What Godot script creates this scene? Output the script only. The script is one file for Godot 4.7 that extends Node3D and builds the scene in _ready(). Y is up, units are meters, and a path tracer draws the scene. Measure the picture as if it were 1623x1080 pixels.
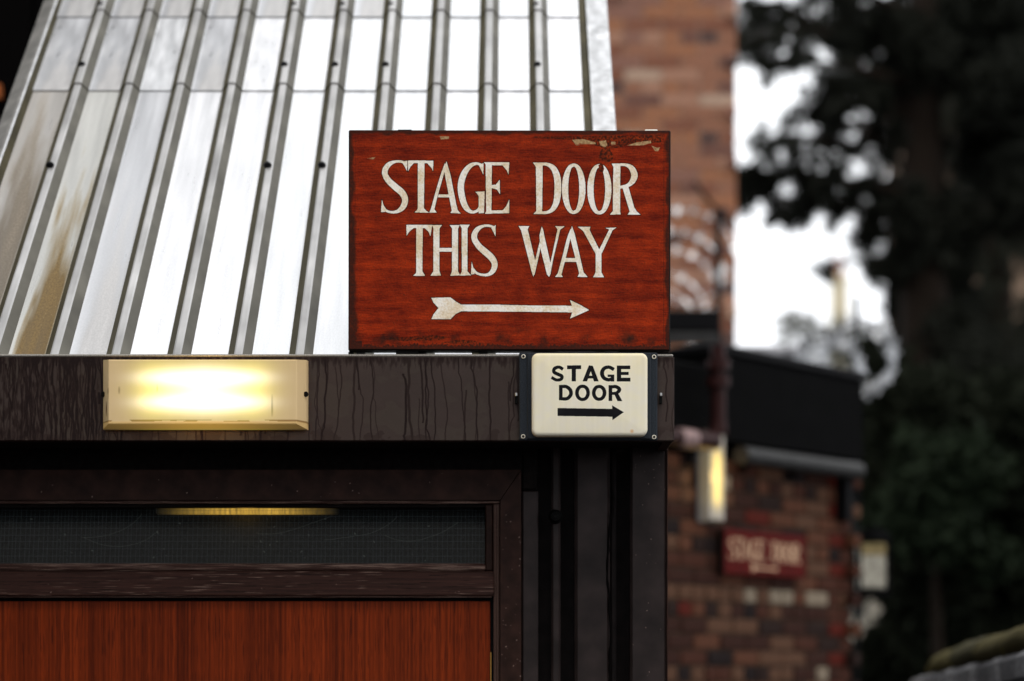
extends Node3D
# A stage door seen from the pavement. Measured as an elevation: F, CX, HY give metres from the survey grid, EYE is the viewer's height.
const F := 3825.0
const CX := 811.5
const HY := 1070.0
const EYE := 1.75
const D := 4.5          # depth of the fascia
const DW := 4.70        # depth of the door wall
const TH := deg_to_rad(39.2)

var rng := RandomNumberGenerator.new()
var M := {}
var tex := {}

# ------------------------------------------------------------------ placing helpers
func at(px: float, py: float, d: float) -> Vector3:
	return Vector3((px - CX) * d / F, EYE + (HY - py) * d / F, -d)

func mm(px: float, d := D) -> float:
	return px * d / F

func numbered(called: String, parent: Node) -> String:
	if not parent.has_node(NodePath(called)):
		return called
	var i := 1
	while parent.has_node(NodePath("%s_%03d" % [called, i])):
		i += 1
	return "%s_%03d" % [called, i]

var counts := {}
func fresh(called: String, parent: Node) -> String:
	var key := str(parent.get_instance_id()) + called
	var n: int = counts.get(key, 0)
	counts[key] = n + 1
	return called if n == 0 else "%s_%03d" % [called, n]

func thing(called: String, label: String, category: String, pos: Vector3, turn := 0.0, group := "") -> Node3D:
	var o := Node3D.new()
	o.name = fresh(called, self)
	add_child(o)
	o.position = pos
	o.rotation.y = turn
	tag(o, label, category, group)
	return o

func tag(o: Node, label: String, category: String, group := "") -> void:
	o.set_meta("label", label)
	o.set_meta("category", category)
	if group != "":
		o.set_meta("group", group)

func part(parent: Node3D, called: String, mesh: Mesh, m: Material, pos := Vector3.ZERO, basis := Basis.IDENTITY) -> MeshInstance3D:
	var o := MeshInstance3D.new()
	o.name = fresh(called, parent)
	o.mesh = mesh
	o.material_override = m
	o.transform = Transform3D(basis, pos)
	parent.add_child(o)
	return o

func gpart(parent: Node3D, called: String, mesh: Mesh, m: Material, gpos: Vector3, basis := Basis.IDENTITY) -> MeshInstance3D:
	# placed in world axes below a parent that is somewhere else
	var inv := chain(parent).affine_inverse()
	var t := inv * Transform3D(basis, gpos)
	return part(parent, called, mesh, m, t.origin, t.basis)

func chain(n: Node3D) -> Transform3D:
	var t := n.transform
	var p := n.get_parent()
	while p != self and p is Node3D:
		t = (p as Node3D).transform * t
		p = p.get_parent()
	return t

func structure(called: String, mesh: Mesh, m: Material, pos := Vector3.ZERO) -> MeshInstance3D:
	var o := part(self, called, mesh, m, pos)
	o.set_meta("kind", "structure")
	return o

# ------------------------------------------------------------------ mesh helpers
func st_new() -> SurfaceTool:
	var st := SurfaceTool.new()
	st.begin(Mesh.PRIMITIVE_TRIANGLES)
	return st

func tri(st: SurfaceTool, a: Vector3, b: Vector3, c: Vector3, n: Vector3, ua := Vector2.ZERO, ub := Vector2.ZERO, uc := Vector2.ZERO) -> void:
	var flip := (b - a).cross(c - a).dot(n) > 0.0
	st.set_normal(n); st.set_uv(ua); st.add_vertex(a)
	if flip:
		st.set_normal(n); st.set_uv(uc); st.add_vertex(c)
		st.set_normal(n); st.set_uv(ub); st.add_vertex(b)
	else:
		st.set_normal(n); st.set_uv(ub); st.add_vertex(b)
		st.set_normal(n); st.set_uv(uc); st.add_vertex(c)

func quad(st: SurfaceTool, p: Array, n: Vector3, uv: Array = []) -> void:
	if uv.is_empty():
		uv = [Vector2.ZERO, Vector2.ZERO, Vector2.ZERO, Vector2.ZERO]
	tri(st, p[0], p[1], p[2], n, uv[0], uv[1], uv[2])
	tri(st, p[0], p[2], p[3], n, uv[0], uv[2], uv[3])

func add_box(st: SurfaceTool, size: Vector3, c: float, o := Vector3.ZERO, basis := Basis.IDENTITY) -> void:
	var h := size * 0.5
	c = minf(c, minf(h.x, minf(h.y, h.z)) * 0.9)
	var uvof := func(p: Vector3) -> Vector2: return Vector2(p.x / size.x + 0.5, 0.5 - p.y / size.y)
	for a in 3:
		var b: int = (a + 1) % 3
		var e: int = (a + 2) % 3
		for s in [-1.0, 1.0]:
			var ps := []
			var us := []
			for k in [[-1.0, -1.0], [1.0, -1.0], [1.0, 1.0], [-1.0, 1.0]]:
				var p := Vector3.ZERO
				p[a] = s * h[a]
				p[b] = k[0] * (h[b] - c)
				p[e] = k[1] * (h[e] - c)
				us.append(uvof.call(p))
				ps.append(basis * p + o)
			var n := Vector3.ZERO
			n[a] = s
			quad(st, ps, basis * n, us)
	if c <= 0.0:
		return
	for a in 3:
		var b: int = (a + 1) % 3
		var e: int = (a + 2) % 3
		for sb in [-1.0, 1.0]:
			for se in [-1.0, 1.0]:
				var p0 := Vector3.ZERO
				p0[a] = -(h[a] - c); p0[b] = sb * h[b]; p0[e] = se * (h[e] - c)
				var p1 := p0
				p1[b] = sb * (h[b] - c); p1[e] = se * h[e]
				var p2 := p1
				p2[a] = h[a] - c
				var p3 := p0
				p3[a] = h[a] - c
				var n := Vector3.ZERO
				n[b] = sb; n[e] = se
				quad(st, [basis * p0 + o, basis * p1 + o, basis * p2 + o, basis * p3 + o], basis * n.normalized(), [uvof.call(p0), uvof.call(p1), uvof.call(p2), uvof.call(p3)])
	for sx in [-1.0, 1.0]:
		for sy in [-1.0, 1.0]:
			for sz in [-1.0, 1.0]:
				var q := Vector3(sx, sy, sz)
				var a0 := Vector3(sx * h.x, sy * (h.y - c), sz * (h.z - c))
				var a1 := Vector3(sx * (h.x - c), sy * h.y, sz * (h.z - c))
				var a2 := Vector3(sx * (h.x - c), sy * (h.y - c), sz * h.z)
				tri(st, basis * a0 + o, basis * a1 + o, basis * a2 + o, basis * q.normalized(), uvof.call(a0), uvof.call(a1), uvof.call(a2))

func box(size: Vector3, c := 0.0) -> ArrayMesh:
	var st := st_new()
	add_box(st, size, c)
	return st.commit()

# a board given by its rectangle on the survey grid at depth d, its front face there
func board(parent: Node3D, called: String, x0: float, y0: float, x1: float, y1: float, d: float, thick: float, m: Material, c := 0.0015) -> MeshInstance3D:
	var a := at(x0, y0, d)
	var b := at(x1, y1, d)
	var mid := (a + b) * 0.5 - Vector3(0, 0, thick * 0.5)
	return gpart(parent, called, box(Vector3(b.x - a.x, a.y - b.y, thick), c), m, mid)

# prism: polygon in x,y pushed back by depth from z = 0
func prism(poly: PackedVector2Array, depth: float, st: SurfaceTool = null) -> SurfaceTool:
	if st == null:
		st = st_new()
	var idx := Geometry2D.triangulate_polygon(poly)
	for i in range(0, idx.size(), 3):
		var a := poly[idx[i]]
		var b := poly[idx[i + 1]]
		var c := poly[idx[i + 2]]
		tri(st, Vector3(a.x, a.y, 0), Vector3(b.x, b.y, 0), Vector3(c.x, c.y, 0), Vector3(0, 0, 1), a, b, c)
		tri(st, Vector3(a.x, a.y, -depth), Vector3(b.x, b.y, -depth), Vector3(c.x, c.y, -depth), Vector3(0, 0, -1), a, b, c)
	var s := -1.0 if Geometry2D.is_polygon_clockwise(poly) else 1.0
	for i in poly.size():
		var a := poly[i]
		var b := poly[(i + 1) % poly.size()]
		var e := b - a
		if e.length() < 1e-7:
			continue
		var n := Vector3(e.y, -e.x, 0).normalized() * s
		quad(st, [Vector3(a.x, a.y, 0), Vector3(b.x, b.y, 0), Vector3(b.x, b.y, -depth), Vector3(a.x, a.y, -depth)], n, [a, b, b, a])
	return st

# tube along points with radii, smooth
func add_tube(st: SurfaceTool, pts: Array, radii: Array, sides := 8, cap := true) -> void:
	var rings := []
	var norms := []
	for i in pts.size():
		var p: Vector3 = pts[i]
		var dir: Vector3
		if i == 0:
			dir = pts[1] - pts[0]
		elif i == pts.size() - 1:
			dir = pts[i] - pts[i - 1]
		else:
			dir = pts[i + 1] - pts[i - 1]
		dir = dir.normalized()
		var side := dir.cross(Vector3.UP if absf(dir.y) < 0.9 else Vector3.RIGHT).normalized()
		var up := side.cross(dir).normalized()
		var ring := []
		var nr := []
		for k in sides:
			var a := TAU * k / sides
			var n := side * cos(a) + up * sin(a)
			nr.append(n)
			ring.append(p + n * float(radii[i]))
		rings.append(ring)
		norms.append(nr)
	for i in pts.size() - 1:
		for k in sides:
			var k2 := (k + 1) % sides
			var v := [rings[i][k], rings[i][k2], rings[i + 1][k2], rings[i + 1][k]]
			var n := [norms[i][k], norms[i][k2], norms[i + 1][k2], norms[i + 1][k]]
			for t in [[0, 1, 2], [0, 2, 3]]:
				var a: Vector3 = v[t[0]]
				var b: Vector3 = v[t[1]]
				var c: Vector3 = v[t[2]]
				var order: Array = t
				if (b - a).cross(c - a).dot(n[t[0]]) > 0.0:
					order = [t[0], t[2], t[1]]
				for q in order:
					st.set_normal(n[q]); st.set_uv(Vector2(float(k) / sides, i)); st.add_vertex(v[q])
	if cap:
		for e in [0, pts.size() - 1]:
			var dir: Vector3 = (pts[0] - pts[1]) if e == 0 else (pts[e] - pts[e - 1])
			for k in range(1, sides - 1):
				tri(st, rings[e][0], rings[e][k], rings[e][k + 1], dir.normalized())

func tube(pts: Array, radii: Array, sides := 8) -> ArrayMesh:
	var st := st_new()
	add_tube(st, pts, radii, sides)
	return st.commit()

# a run of sheet: cross-section (x, height) drawn out from z = -t0 to z = -t1
func sheet(profile: Array, t0: float, t1: float, thick := 0.0) -> ArrayMesh:
	var st := st_new()
	var w: float = profile[-1].x - profile[0].x
	for i in profile.size() - 1:
		var a: Vector2 = profile[i]
		var b: Vector2 = profile[i + 1]
		var e := b - a
		var n := Vector3(-e.y, e.x, 0).normalized()
		var ua: float = (a.x - profile[0].x) / w
		var ub: float = (b.x - profile[0].x) / w
		var seg := 1
		for s in seg:
			var z0 := t0
			var z1 := t1
			quad(st, [Vector3(a.x, a.y, -z0), Vector3(b.x, b.y, -z0), Vector3(b.x, b.y, -z1), Vector3(a.x, a.y, -z1)], n, [Vector2(ua, 1), Vector2(ub, 1), Vector2(ub, 0), Vector2(ua, 0)])
		if thick > 0.0:
			quad(st, [Vector3(a.x, a.y, -t0), Vector3(b.x, b.y, -t0), Vector3(b.x, b.y - thick, -t0), Vector3(a.x, a.y - thick, -t0)], Vector3(0, 0, 1), [Vector2(ua, 1), Vector2(ub, 1), Vector2(ub, 1), Vector2(ua, 1)])
	return st.commit()

func face_quad(w: float, h: float) -> ArrayMesh:
	var st := st_new()
	quad(st, [Vector3(-w / 2, h / 2, 0), Vector3(w / 2, h / 2, 0), Vector3(w / 2, -h / 2, 0), Vector3(-w / 2, -h / 2, 0)], Vector3(0, 0, 1), [Vector2(0, 0), Vector2(1, 0), Vector2(1, 1), Vector2(0, 1)])
	return st.commit()

# rounded cover: rounded rectangle that swells from the back to a flat front
func cover(w: float, h: float, depth: float, rc: float, re: float) -> ArrayMesh:
	var st := st_new()
	var rings := []
	var steps := [[0.0, 0.0], [0.0, depth - re]]
	for i in range(1, 7):
		var a := PI / 2 * i / 6.0
		steps.append([re * (1.0 - cos(a)), depth - re + re * sin(a)])
	for s in steps:
		var inset: float = s[0]
		var r := maxf(rc - inset, 0.0008)
		var ring := []
		for q in 4:
			var cxy := Vector2([1, -1, -1, 1][q] * (w / 2 - inset - r), [1, 1, -1, -1][q] * (h / 2 - inset - r))
			for k in 7:
				var a := PI / 2 * q + PI / 2 * k / 6.0
				ring.append(Vector3(cxy.x + r * cos(a), cxy.y + r * sin(a), s[1]))
		rings.append(ring)
	var n: int = rings[0].size()
	for i in rings.size() - 1:
		for k in n:
			var k2 := (k + 1) % n
			var a: Vector3 = rings[i][k]
			var b: Vector3 = rings[i][k2]
			var c: Vector3 = rings[i + 1][k2]
			var d: Vector3 = rings[i + 1][k]
			for t in [[a, b, c], [a, c, d]]:
				for v in [t[0], t[2], t[1]]:
					st.set_smooth_group(0)
					st.set_uv(Vector2(v.x / w + 0.5, 0.5 - v.y / h))
					st.add_vertex(v)
	var last: Array = rings[-1]
	for k in range(n):
		for v in [Vector3(0, 0, depth), last[(k + 1) % n], last[k]]:
			st.set_smooth_group(0)
			st.set_uv(Vector2(v.x / w + 0.5, 0.5 - v.y / h))
			st.add_vertex(v)
	st.generate_normals()
	return st.commit()

func ball(r: float, seg := 10) -> SphereMesh:
	var s := SphereMesh.new()
	s.radius = r
	s.height = 2 * r
	s.radial_segments = seg
	s.rings = seg / 2
	return s

# ------------------------------------------------------------------ texture helpers
func noise_bytes(w: int, h: int, sx: int, sy: int, freq: float, oct: int, sd: int) -> PackedByteArray:
	var n := FastNoiseLite.new()
	n.seed = sd
	n.noise_type = FastNoiseLite.TYPE_SIMPLEX_SMOOTH
	n.frequency = freq
	n.fractal_type = FastNoiseLite.FRACTAL_FBM
	n.fractal_octaves = oct
	var im := n.get_image(maxi(w / sx, 2), maxi(h / sy, 2), false, false, true)
	im.convert(Image.FORMAT_L8)
	im.resize(w, h, Image.INTERPOLATE_CUBIC)
	return im.get_data()

func noise_seamless(s: int, freq: float, oct: int, sd: int, lo: float, hi: float) -> ImageTexture:
	var n := FastNoiseLite.new()
	n.seed = sd
	n.frequency = freq
	n.fractal_octaves = oct
	var im := n.get_seamless_image(s, s, false, false, 0.1, true)
	im.convert(Image.FORMAT_L8)
	var b := im.get_data()
	for i in b.size():
		b[i] = int(255.0 * lerpf(lo, hi, b[i] / 255.0))
	return ImageTexture.create_from_image(Image.create_from_data(s, s, false, Image.FORMAT_L8, b))

func rgb_tex(w: int, h: int, b: PackedByteArray) -> ImageTexture:
	return ImageTexture.create_from_image(Image.create_from_data(w, h, false, Image.FORMAT_RGB8, b))

func l_tex(w: int, h: int, b: PackedByteArray) -> ImageTexture:
	return ImageTexture.create_from_image(Image.create_from_data(w, h, false, Image.FORMAT_L8, b))

func put(b: PackedByteArray, i: int, c: Vector3) -> void:
	b[i] = clampi(int(c.x), 0, 255)
	b[i + 1] = clampi(int(c.y), 0, 255)
	b[i + 2] = clampi(int(c.z), 0, 255)

func fill_poly(mask: PackedByteArray, w: int, h: int, pts: PackedVector2Array, val: int) -> void:
	var lo := 1e9
	var hi := -1e9
	for p in pts:
		lo = minf(lo, p.y)
		hi = maxf(hi, p.y)
	for y in range(maxi(0, int(floor(lo))), mini(h - 1, int(ceil(hi))) + 1):
		var xs := []
		var fy := y + 0.5
		for i in pts.size():
			var a := pts[i]
			var b := pts[(i + 1) % pts.size()]
			if (a.y <= fy) != (b.y <= fy):
				xs.append(a.x + (fy - a.y) / (b.y - a.y) * (b.x - a.x))
		xs.sort()
		for k in range(0, xs.size() - 1, 2):
			for x in range(maxi(0, int(round(xs[k]))), mini(w, int(round(xs[k + 1])))):
				mask[y * w + x] = val

# brush stroke through (x, y, width) points -> outline polygon
func stroke(p: Array) -> PackedVector2Array:
	var pts := []
	for i in p.size() - 1:
		var a: Vector3 = p[maxi(i - 1, 0)]
		var b: Vector3 = p[i]
		var c: Vector3 = p[i + 1]
		var d: Vector3 = p[mini(i + 2, p.size() - 1)]
		for k in 6:
			pts.append(b.cubic_interpolate(c, a, d, k / 6.0))
	pts.append(p[-1])
	var l := PackedVector2Array()
	var r := PackedVector2Array()
	for i in pts.size():
		var q: Vector3 = pts[i]
		var dv: Vector3 = pts[mini(i + 1, pts.size() - 1)] - pts[maxi(i - 1, 0)]
		var n := Vector2(-dv.y, dv.x).normalized() * q.z * 0.5
		l.append(Vector2(q.x, q.y) + n)
		r.append(Vector2(q.x, q.y) - n)
	r.reverse()
	l.append_array(r)
	return l

func v3(a: Array) -> Array:
	var o := []
	for i in range(0, a.size(), 3):
		o.append(Vector3(a[i], a[i + 1], a[i + 2]))
	return o

func pl(a: Array) -> PackedVector2Array:
	var o := PackedVector2Array()
	for i in range(0, a.size(), 2):
		o.append(Vector2(a[i], a[i + 1]))
	return o

func ring_strokes(cx: float, cy: float, rx: float, ry: float, thick: float, thin: float) -> Array:
	var out := []
	for s in 2:
		var p := []
		for k in 9:
			var a := -PI / 2 + PI * k / 8.0 + PI * s
			var e := 0.08 if k == 8 else 0.0
			a += e
			var wd := lerpf(thin, thick, pow(absf(cos(a)), 1.3))
			p.append(Vector3(cx + (rx - thick * 0.5) * cos(a), cy + (ry - thin * 0.5) * sin(a), wd))
		out.append(stroke(p))
	return out

func glyphs_main() -> Array:
	# hand-painted serif capitals, as measured on two sheets of the survey
	var A := []   # sheet one
	# S
	A.append(stroke(v3([326,104,20, 290,89,20, 240,89,22, 190,110,38, 158,152,46, 156,196,46, 186,246,50, 240,296,54, 296,345,54, 320,400,50, 302,460,46, 256,496,28, 205,502,20, 165,489,20, 140,460,22])))
	A.append(pl([338,82, 336,168, 322,140, 300,104, 312,84])); A.append(pl([130,398, 142,440, 160,475, 155,500, 122,503]))
	# T
	A.append(pl([343,79, 551,80, 548,166, 534,140, 500,101, 392,101, 362,132, 344,170])); A.append(pl([424,95, 479,95, 474,470, 492,488, 516,506, 395,504, 416,486, 424,470]))
	# A
	A.append(stroke(v3([650,105,14, 620,205,24, 580,345,26, 545,478,30, 540,500,44]))); A.append(pl([658,84, 690,190, 740,440, 752,486, 777,513, 690,508, 702,488, 694,450, 642,180, 640,140]))
	A.append(pl([594,356, 690,356, 692,380, 588,380])); A.append(pl([515,506, 540,480, 562,480, 580,505]))
	# G
	A.append(stroke(v3([948,118,22, 905,104,22, 850,124,38, 800,190,50, 776,285,52, 788,385,52, 818,462,46, 866,500,26, 915,486,24, 940,450,30])))
	A.append(pl([962,98, 960,196, 944,160, 925,122, 940,108])); A.append(pl([893,334, 971,331, 966,508, 922,511, 922,372, 908,348]))
	# E
	A.append(pl([964,93, 1030,93, 1027,500, 1022,514, 974,514, 984,490, 978,110])); A.append(pl([1020,93, 1173,92, 1166,196, 1152,160, 1118,119, 1020,117]))
	A.append(pl([1020,278, 1062,276, 1094,234, 1097,356, 1072,316, 1020,302])); A.append(pl([1018,488, 1120,484, 1150,448, 1172,396, 1173,509, 1018,512]))
	# T
	A.append(pl([330,605, 542,605, 528,699, 512,662, 480,632, 392,632, 358,658, 333,695])); A.append(pl([412,620, 465,620, 462,985, 484,1018, 478,1024, 386,1022, 410,1000, 412,980]))
	# H
	A.append(pl([540,606, 624,606, 602,634, 602,985, 616,1020, 528,1022, 552,985, 552,634])); A.append(pl([684,606, 768,606, 755,634, 755,985, 772,1018, 690,1022, 704,985, 704,634])); A.append(pl([598,794, 708,794, 708,824, 598,824]))
	# I
	A.append(pl([768,604, 850,603, 832,632, 832,985, 862,1018, 768,1020, 785,985, 783,632]))
	# S
	A.append(stroke(v3([1050,626,20, 1012,613,20, 962,614,22, 916,638,38, 889,680,46, 890,725,48, 926,780,50, 976,825,54, 1030,875,54, 1054,925,48, 1040,980,42, 1000,1011,26, 950,1013,20, 905,998,20, 878,968,22])))
	A.append(pl([1062,606, 1060,702, 1046,668, 1026,632, 1046,616])); A.append(pl([866,904, 878,950, 894,984, 888,1008, 860,1010]))
	var B := []   # sheet two
	# D
	B.append(pl([132,94, 212,94, 208,500, 204,516, 136,516, 160,490, 156,130])); B.append(stroke(v3([196,106,22, 250,110,28, 300,142,46, 330,212,54, 336,300,56, 328,400,52, 300,468,40, 255,500,26, 196,505,22])))
	B.append_array(ring_strokes(466, 308, 97, 208, 52, 24))
	B.append_array(ring_strokes(676, 312, 99, 208, 52, 26))
	# R
	B.append(pl([776,101, 848,101, 846,490, 852,518, 762,519, 786,490, 790,130])); B.append(stroke(v3([836,112,22, 890,112,24, 938,138,44, 962,190,54, 950,240,48, 908,280,30, 840,296,24]))); B.append(pl([862,290, 912,284, 962,460, 984,494, 1015,520, 906,520, 924,494]))
	# W
	B.append(pl([15,614, 104,614, 90,640, 150,890, 152,960, 138,1030, 126,1000, 36,650])); B.append(pl([128,990, 188,740, 200,690, 190,820, 146,1015]))
	B.append(pl([204,616, 216,640, 228,700, 280,930, 280,1000, 266,1030, 248,1010, 192,790, 186,690])); B.append(pl([256,1000, 290,850, 334,640, 314,614, 392,616, 356,644, 300,880, 276,1010]))
	# A
	B.append(stroke(v3([446,640,14, 424,720,28, 390,860,30, 352,1005,32]))); B.append(pl([452,612, 476,680, 548,990, 582,1030, 498,1029, 512,1000, 440,720, 432,680])); B.append(pl([392,874, 494,874, 498,906, 386,906])); B.append(pl([314,1030, 340,995, 362,1000, 378,1030]))
	# Y
	B.append(pl([500,619, 604,619, 596,644, 676,804, 694,830, 694,990, 716,1031, 626,1031, 646,990, 646,840, 545,655])); B.append(pl([672,810, 756,642, 726,628, 818,624, 784,648, 700,830, 688,850]))
	var out := []
	for g in A:
		out.append(shifted(g, 580, 240, 1.0 / 5.142))
	for g in B:
		out.append(shifted(g, 820, 240, 1.0 / 5.142))
	return out

func arrow_main() -> Array:
	return [shifted(pl([130,128, 296,124, 345,162, 388,186, 700,186, 1000,193, 1342,194, 1325,145, 1420,190, 1491,232, 1420,264, 1325,306, 1345,252, 1000,248, 388,244, 340,268, 298,312, 132,312, 150,270, 192,216, 150,170]), 660, 450, 1.0 / 5.41)]

func shifted(g: PackedVector2Array, ox: float, oy: float, s: float) -> PackedVector2Array:
	var o := PackedVector2Array()
	for p in g:
		o.append(Vector2(ox + p.x * s, oy + p.y * s))
	return o

func mapped(g: PackedVector2Array, x0: float, y0: float, kx: float, ky: float) -> PackedVector2Array:
	var o := PackedVector2Array()
	for p in g:
		o.append(Vector2((p.x - x0) * kx, (p.y - y0) * ky))
	return o

func glyphs_box() -> Array:
	var A := []
	A.append(stroke(v3([530,282,30, 492,262,30, 452,276,32, 448,308,32, 485,328,32, 518,345,32, 512,372,30, 470,380,28, 424,356,28])))
	A.append(pl([566,246, 696,245, 696,280, 648,281, 648,392, 608,392, 609,281, 567,281]))
	A.append(pl([766,246, 802,250, 856,392, 812,392, 784,300, 750,392, 708,392])); A.append(pl([740,340, 830,340, 836,366, 734,366]))
	A.append(stroke(v3([996,284,32, 950,263,32, 905,275,34, 886,318,38, 905,362,34, 948,378,32, 984,366,32]))); A.append(pl([938,330, 998,330, 998,394, 966,394, 966,352, 938,352]))
	A.append(pl([1022,248, 1145,248, 1145,281, 1062,281, 1062,306, 1130,306, 1130,334, 1062,334, 1062,360, 1146,360, 1146,394, 1022,394]))
	A.append(pl([492,426, 526,424, 526,568, 492,566])); A.append(stroke(v3([515,440,30, 560,442,32, 596,472,34, 600,515,34, 568,550,32, 515,553,30])))
	A.append_array(ring_strokes(708, 498, 68, 76, 34, 30)); A.append_array(ring_strokes(860, 498, 66, 74, 34, 30))
	A.append(pl([946,428, 980,428, 980,573, 946,573])); A.append(stroke(v3([970,444,30, 1015,442,32, 1046,468,34, 1018,500,30, 970,503,28]))); A.append(pl([996,505, 1030,494, 1072,574, 1028,574]))
	A.append(pl([480,637, 980,645, 978,612, 1086,675, 982,748, 980,717, 480,710]))
	var out := []
	for g in A:
		out.append(shifted(g, 800, 540, 1.0 / 5.796))
	return out

func sign_texture() -> void:
	var k := 3.0
	var x0 := 554.0
	var y0 := 208.0
	var w := int(509 * k)
	var h := int(347 * k)
	var mask := PackedByteArray()
	mask.resize(w * h)
	var letters := glyphs_main() + arrow_main()
	for g in letters:
		var q := mapped(g, x0, y0, k, k)
		for o in Geometry2D.offset_polygon(q, 3.2, Geometry2D.JOIN_ROUND):
			fill_poly(mask, w, h, o, 1)
	for g in letters:
		fill_poly(mask, w, h, mapped(g, x0, y0, k, k), 2)
	# flaked top edge and cracks, in survey units
	var chips := [pl([908,222, 926,221, 945,226, 946,229, 930,229, 914,231]), pl([951,224, 962,223, 964,231, 960,234, 953,231]), pl([970,225, 977,225, 977,230, 970,231]), pl([995,231, 1010,226, 1033,223, 1034,227, 1020,231, 1002,231]), pl([1034,231, 1042,234, 1048,234, 1045,240, 1040,240]), pl([697,217, 712,217, 712,221, 699,222]), pl([581,252, 595,250, 592,254])]
	var darks := [pl([845,217, 900,217, 1052,214, 1054,222, 1000,222, 950,220, 900,222, 848,219]), pl([905,222, 960,220, 1050,220, 1050,226, 1000,229, 985,234, 962,237, 940,229, 912,228]), pl([954,237, 966,234, 974,247, 972,255, 964,258, 950,252]), pl([950,262, 956,259, 959,268, 957,274, 951,272]), pl([620,537, 650,536, 690,533, 712,536, 700,541, 640,543, 610,540]), pl([700,545, 730,540, 760,543, 740,547])]
	for g in darks:
		fill_poly(mask, w, h, mapped(g, x0, y0, k, k), 3)
	for g in chips:
		fill_poly(mask, w, h, mapped(g, x0, y0, k, k), 4)
	var n1 := noise_bytes(w, h, 24, 2, 0.035, 4, 11)
	var n2 := noise_bytes(w, h, 12, 1, 0.16, 3, 12)
	var n3 := noise_bytes(w, h, 3, 3, 0.02, 5, 13)
	var n4 := noise_bytes(w, h, 2, 2, 0.12, 4, 14)
	var n5 := noise_bytes(w, h, 6, 1, 0.22, 2, 15)
	var b := PackedByteArray()
	b.resize(w * h * 3)
	for y in h:
		var fy := y / k
		for x in w:
			var i := y * w + x
			var a := n1[i] / 255.0
			var f := n2[i] / 255.0
			var c := n3[i] / 255.0
			var g := n4[i] / 255.0
			var t := clampf(0.17 + 0.62 * a + 0.45 * (c - 0.5) + 0.48 * (f - 0.5) + 0.3 * (g - 0.5), 0.0, 1.0)
			var r := lerpf(86.0, 174.0, t)
			var gg := lerpf(21.0, 55.0, t)
			var bb := lerpf(12.0, 19.0, t)
			var fx := x / k
			# fine dark grain and pinholes
			var dk := clampf((n5[i] / 255.0 - 0.68) * 5.0, 0.0, 1.0) * 0.4 + clampf((g - 0.72) * 6.0, 0.0, 1.0) * 0.5
			# worn, grimy rim of the board
			var rim := minf(minf(fx, 509.0 - fx), minf(fy, 347.0 - fy))
			var rw := 5.0 + 10.0 * (c - 0.3) + (7.0 if fx < 20 else 0.0) * clampf((fy - 120.0) / 200.0, 0, 1) + 5.0 * clampf((fy - 300.0) / 47.0, 0, 1) * clampf(g * 2.0 - 0.6, 0, 1)
			if rim < rw:
				dk = maxf(dk, clampf((rw - rim) / 4.0, 0.0, 1.0) * (0.55 + 0.4 * g))
			if absf(fx - 500.0) < 0.6 or absf(fx - 8.5) < 0.5 and fy > 8:
				dk = maxf(dk, 0.45)
			if fy > 310.0 and c < 0.42:
				dk = maxf(dk, (0.42 - c) * 2.6 * clampf((fy - 310.0) / 20.0, 0, 1))
			if dk > 0.0:
				r = lerpf(r, 44.0, dk)
				gg = lerpf(gg, 28.0, dk)
				bb = lerpf(bb, 24.0, dk)
			var m := mask[i]
			if m == 1:
				r *= 0.42; gg *= 0.5; bb *= 0.7
			elif m == 2:
				var v := clampf(0.5 + (c - 0.45) * 1.6 + (g - 0.5) * 0.9 + 0.1, 0.0, 1.0)
				r = lerpf(222.0, 243.0, v)
				gg = lerpf(200.0, 237.0, v)
				bb = lerpf(166.0, 228.0, v)
				if g < 0.22:
					r -= 16.0; gg -= 16.0; bb -= 15.0
			elif m == 3:
				var q := clampf(g * 2.2 - 0.45, 0.0, 1.0)
				r = lerpf(46.0, r * 0.9, q); gg = lerpf(24.0, gg, q); bb = lerpf(17.0, bb, q)
			elif m == 4 and f > 0.25:
				r = 176.0 * (0.75 + 0.35 * g); gg = 146.0 * (0.7 + 0.4 * g); bb = 108.0 * (0.65 + 0.45 * g)
			b[i * 3] = clampi(int(r), 0, 255)
			b[i * 3 + 1] = clampi(int(gg), 0, 255)
			b[i * 3 + 2] = clampi(int(bb), 0, 255)
	var m := StandardMaterial3D.new()
	m.albedo_texture = rgb_tex(w, h, b)
	m.roughness = 0.55
	m.metallic_specular = 0.14
	m.heightmap_enabled = true
	m.heightmap_texture = l_tex(w, h, n4)
	m.heightmap_scale = 0.05
	M.sign_face = m

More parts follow.
